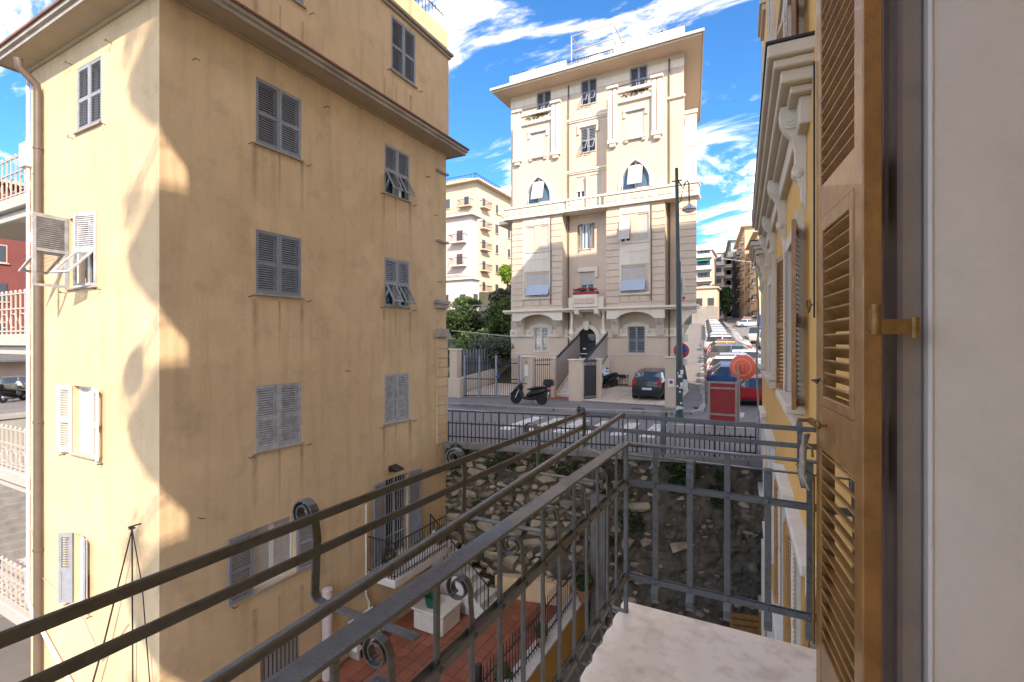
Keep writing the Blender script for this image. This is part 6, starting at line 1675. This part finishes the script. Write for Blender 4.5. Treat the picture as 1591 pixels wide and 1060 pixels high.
# ================================================================ further buildings
def block(name, label, x0, x1, y0, y1, z0, z1, m, roofm='villa_trim', eave=.6, rotz=0, floors=5, front=None, side=None, winm='win_grey', balc=0, fl_h=3.2, ww=.95, wh=1.55, seed=1, trim=None, sidem=None, top_rail=False, ztop_off=1.1):
    """plain apartment block: walls, roof, every window in view a part with its sill; front faces -Y, side faces +X (+1) or -X (-1)"""
    rng = random.Random(seed)
    b = thing(name, label, 'building', ((x0 + x1) / 2, (y0 + y1) / 2, z0), rotz)
    C = MW[b] @ T((-(x0 + x1) / 2, -(y0 + y1) / 2, -z0))
    part('wall', MB().box(x0, x1, y0, y1, z0, z1).xf(C), m, b)
    part('roof', MB().box(x0 - eave, x1 + eave, y0 - eave, y1 + eave, z1 + .002, z1 + .25).xf(C), trim or m, b)
    part('roof_tiles', MB().prism([(x0 - eave, z1 + .252), (x1 + eave, z1 + .252), (x1 - 2, z1 + .6), (x0 + 2, z1 + .6)], lambda a, c, h: (a, h, c), y0 - eave, y1 + eave).xf(C), roofm, b)
    wm = MB().box(-ww / 2, ww / 2, -.06, .02, 0, wh).mesh('window'); sm_ = MB().box(-ww / 2 - .1, ww / 2 + .1, -.16, .02, -.1, -.01).mesh('sill')
    pm_ = MB().box(-ww / 2 + .08, ww / 2 - .08, -.075, -.05, .08, wh - .08).mesh('pane')
    bmz = MB().box(-1.2, 1.2, -.9, .02, -.16, 0).mesh('balcony'); brm = MB()
    for k in range(13): brm.box(-1.2 + k * .2 - .015, -1.2 + k * .2 + .015, -.9, -.87, 0, .95)
    brm.box(-1.2, 1.2, -.92, -.86, .95, 1.0).box(-1.2, -1.17, -.9, 0, .9, 1.0).box(1.17, 1.2, -.9, 0, .9, 1.0); brm = brm.mesh('balcony_rail')
    for (spec, FM, a0, a1) in ((front, C @ frame(0, y0, 0), x0, x1), (side, C @ (frame(x1, 0, rad(90)) if (side or (0, 1))[1] > 0 else frame(x0, 0, rad(-90)) @ R(0)), y0, y1)):
        if not spec: continue
        n = spec[0]
        for f in range(floors):
            zf = z1 - ztop_off - (f + 1) * fl_h + .9
            if zf < z0: break
            for i in range(n):
                a = a0 + (i + .5) * (a1 - a0) / n
                if FM is not None and spec is side and spec[1] < 0: a = -a
                w_ = inst('window', wm, rng.choice((winm, winm, 'win_dark')), b, FM @ T((a, 0, zf)))
                inst('pane', pm_, 'win_dark', w_, FM @ T((a, 0, zf)))
                inst('sill', sm_, trim or m, w_, FM @ T((a, 0, zf)))
                if balc and (i % balc == 0) and f < floors - 1:
                    bb = inst('balcony', bmz, trim or m, b, FM @ T((a, 0, zf - .1)))
                    inst('balcony_rail', brm, 'iron_black', bb, FM @ T((a, 0, zf - .1)))
    if top_rail:
        r_ = MB()
        for k in range(int((x1 - x0) / .6)): r_.box(x0 + k * .6, x0 + k * .6 + .05, y0 + .3, y0 + .35, z1 + .25, z1 + 1.5)
        for k in range(int((y1 - y0) / .6)): r_.box(x1 - .35, x1 - .3, y0 + k * .6, y0 + k * .6 + .05, z1 + .25, z1 + 1.5)
        r_.box(x0, x1, y0 + .3, y0 + .36, z1 + 1.45, z1 + 1.52).box(x1 - .36, x1 - .3, y0, y1, z1 + 1.45, z1 + 1.52)
        part('roof_railing', r_.xf(C), 'iron_black', b)
    return b
# left of the palazzo
block('cream_block', 'long cream apartment block with grey shutters rising behind the garden', -56, -41, 65, 108, 2, 25.3, 'bld_cream', eave=.9, floors=6, front=(4, 0), side=(10, 1), balc=3, seed=3, top_rail=True, fl_h=3.4, rotz=rad(0))
block('pink_block', 'pale pink apartment house with brown shutters at the villa corner', -50, -35.6, 55, 56.6, 2, 17.0, 'bld_pink', eave=.6, floors=5, front=(4, 0), side=None, winm='win_brown', balc=1, seed=4, trim='bld_pale', fl_h=3.2)
block('garden_house', 'small pale house with tilted shutters at the top of the garden', -37.5, -32.2, 50, 51.6, 1.5, 7.6, 'bld_pale', eave=.3, floors=2, front=(2, 0), side=(1, 1), seed=5, fl_h=3.1)
# top of the street
sE = Vector(street_pt(92, 5.2))
block('stone_house', 'low house with stone base and red shutters closing the street', -14.6, -9.9, 112, 120, 3.4, 11.4, 'bld_cream', eave=.4, floors=2, front=(2, 0), winm='win_brown', seed=6, fl_h=3.6, wh=1.7, ww=1.3)
solo('rubble_wall', MB().box(-14.9, -9.6, 111.6, 111.98, 3.2, 7.4), 'bld_stone', 'grey rubble stone wall in front of the low street end house', 'wall', (-12, 111.8, 3.2))
for (x0, x1, y0, z1, mm, lab, aw, sd_) in ((-16.6, -12.8, 131, 23, 'bld_pale', 'white balconied tower with green awnings behind the street end', True, 1), (-15.6, -11.2, 146, 24.5, 'bld_pale', 'pale tower of stacked wide balconies behind the stone house', False, 2), (-11.6, -9.6, 152, 24, 'bld_pink', 'narrow pinkish tower right of the balconied towers', False, 3)):
    b = thing('balcony_tower', lab, 'building', ((x0 + x1) / 2, y0 + 6, 5))
    part('wall', MB().box(x0, x1, y0, y0 + 12, 3, z1), mm, b)
    rng = random.Random(sd_)
    f = 6.0
    while f < z1 - 1:
        s = part('balcony', MB().box(x0 - .3, x1 + .3, y0 - 1.4, y0, f, f + .2), 'frame_white', b)
        part('parapet', MB().box(x0 - .3, x1 + .3, y0 - 1.4, y0 - 1.3, f + .2, f + .95), rng.choice(('bld_pale', 'bld_salmon', 'bld_pale')), s)
        for k in range(3):
            xx = x0 + .5 + k * (x1 - x0 - 1) / 3
            part('window', MB().box(xx, xx + 1.1, y0 - .05, y0 + .02, f + .3, f + 2.4), 'win_dark', b)
        if aw and rng.random() < .25: part('awning', MB().prism([(y0 - 1.6, f + 2.1), (y0, f + 2.7), (y0, f + 2.75), (y0 - 1.6, f + 2.2)], lambda a, c, h: (h, a, c), x0 + .2, x1 - .6), 'awning_green', b)
        f += 3.0
    part('roof', MB().box(x0 - .4, x1 + .4, y0 - .4, y0 + 12, z1, z1 + .3).box(x0 + 1, x0 + 2.4, y0 + 2, y0 + 4, z1 + .3, z1 + 2), 'bld_pale', b)
tree('street_tree', 'dark tree filling the gap between the stone house and grey building', 'tree', -8.6, 119, 4, 9, 1.3, 3.6, 'leaf_dark', 41, 2600, .4)
# right row of the street
def rowb(name, lab, s0, s1, off, depth, z0, h, m, trim, seed, n=6, floors=6, balc=2):
    p = K0 + SD * s0 + SN * off
    b = block(name, lab, 0, depth, 0, s1 - s0, z0, z0 + h, m, eave=.9, rotz=0, floors=floors, front=(2, 0), side=(n, -1), balc=balc, seed=seed, trim=trim, fl_h=3.3)
    b.matrix_basis = T((p.x, p.y, z0)) @ R(SA) @ T((depth / 2, (s1 - s0) / 2, 0))
    return b
rowb('yellow_block', 'warm yellow apartment house on the right of the street, far beyond the shutters', 84, 104, 10.7, 12, 2, 20.0, 'bld_yellow', 'bld_cream', 51, 5)
rowb('ochre_block', 'ochre apartment house with deep eaves and balconies, mid way up the street', 106, 136, 9.9, 14, 3, 25.0, 'bld_ochre', 'bld_cream', 52, 7)
rowb('grey_block', 'blue grey apartment house in shade at the top of the street', 138, 166, 8.4, 14, 4, 27.0, 'bld_grey', 'bld_pale', 53, 7)
block('street_house', 'cream house on the uphill street beyond the palazzo', -26, -14.5, 66, 96, 0, 15, 'bld_cream', floors=4, front=(3, 0), side=(7, 1), seed=12)
# ---- left edge of the view: street, stone wall, stair and red facade beyond the villa
struct('grass_bank', MB().quad((-31, 0, LOW + .01), (-31, 22, LOW + .01), (-38, 22, -6.2), (-38, 0, -6.2)), 'leaf_mid')
sw2 = solo('street_wall', MB().box(-39, -38, -8, 26, LOW, -4.4).box(-39.1, -37.9, -8, 26, -4.4, -4.2), 'bld_stone', 'grey stone wall below the side street beyond the villa balconies', 'wall', (-38.5, 9, LOW))
struct('side_road', MB().quad((-39.1, -8, -4.19), (-39.1, 30, -4.19), (-64, 30, -4.19), (-64, -8, -4.19)), 'asphalt')
struct('lower_road', MB().quad((-30.8, -6, LOW + .005), (-21, -6, LOW + .005), (-21, 24, LOW + .005), (-30.8, 24, LOW + .005)), 'asphalt')
rb = block('red_house', 'dark red house with pale stone window frames beyond the villa balconies', -70, -58, 6, 34, -4.3, 13.5, 'bld_red', floors=5, side=(10, 1), winm='bld_salmon', trim='bld_salmon', seed=9, fl_h=3.3, balc=2, eave=.7)
part('stone_ground_floor', MB().box(-58, -57.8, 6, 34, -4.3, .4), 'bld_salmon', rb)
part('shop_awning', MB().prism([(-57.8, -1.0), (-56.2, -1.6), (-56.2, -1.75), (-57.8, -1.3)], lambda a, c, h: (a, h, c), 13.5, 17.5), 'grate', rb)
part('shop_awning', MB().prism([(-57.8, -.9), (-56.2, -1.5), (-56.2, -1.7), (-57.8, -1.2)], lambda a, c, h: (a, h, c), 18.0, 21.5), 'dark_red' if 'dark_red' in MATS else 'board_red', rb)
car('compact', 'grey', T((-52, 15.6, -4.19)) @ R(rad(80)), 'parked_car', 'dark grey car under the shop awnings by the red house')
scooter(T((-46, 13.2, -4.19)) @ R(rad(120)), 'dark scooter parked on the side street in front of the red house', wsc=True)
stw = thing('outdoor_stair', 'metal railed outdoor stair climbing from the lower road beyond the villa', 'stairs', (-24, 7.4, LOW))
for i in range(16): part('step', MB().box(-21.5 - i * .32, -21.1 - i * .32, 5.6, 8.6, LOW + i * .19, LOW + .19 + i * .19), 'coping', stw)
for y in (5.7, 8.5):
    part('handrail', MB().bar((-21.2, y, LOW + 1.0), (-26.4, y, LOW + 4.1), .05, .05), 'iron_white', stw)
    for i in range(17): part('baluster', MB().bar((-21.3 - i * .31, y, LOW + i * .187), (-21.3 - i * .31, y, LOW + 1.0 + i * .187), .03, .03), 'iron_white', stw)
cbl = solo('overhead_cable', MB().tube([(-9.3, 13.2, .35), (-10.8, 20, .22), (-13, 27, .3), (-16.02, 30.1, .45)], .016, 5), 'cable_light', 'thin pale cable strung from the villa corner to the cream palazzo', 'cable', (-9.3, 13.2, .35))
solo('overhead_cable', MB().tube([(-6.5, 80, 12.6), (0, 88, 12.4), (7.5, 95, 12.9)], .03, 5), 'cable_light', 'pale cable spanning the street high between the houses', 'cable', (-6.5, 80, 12.6))
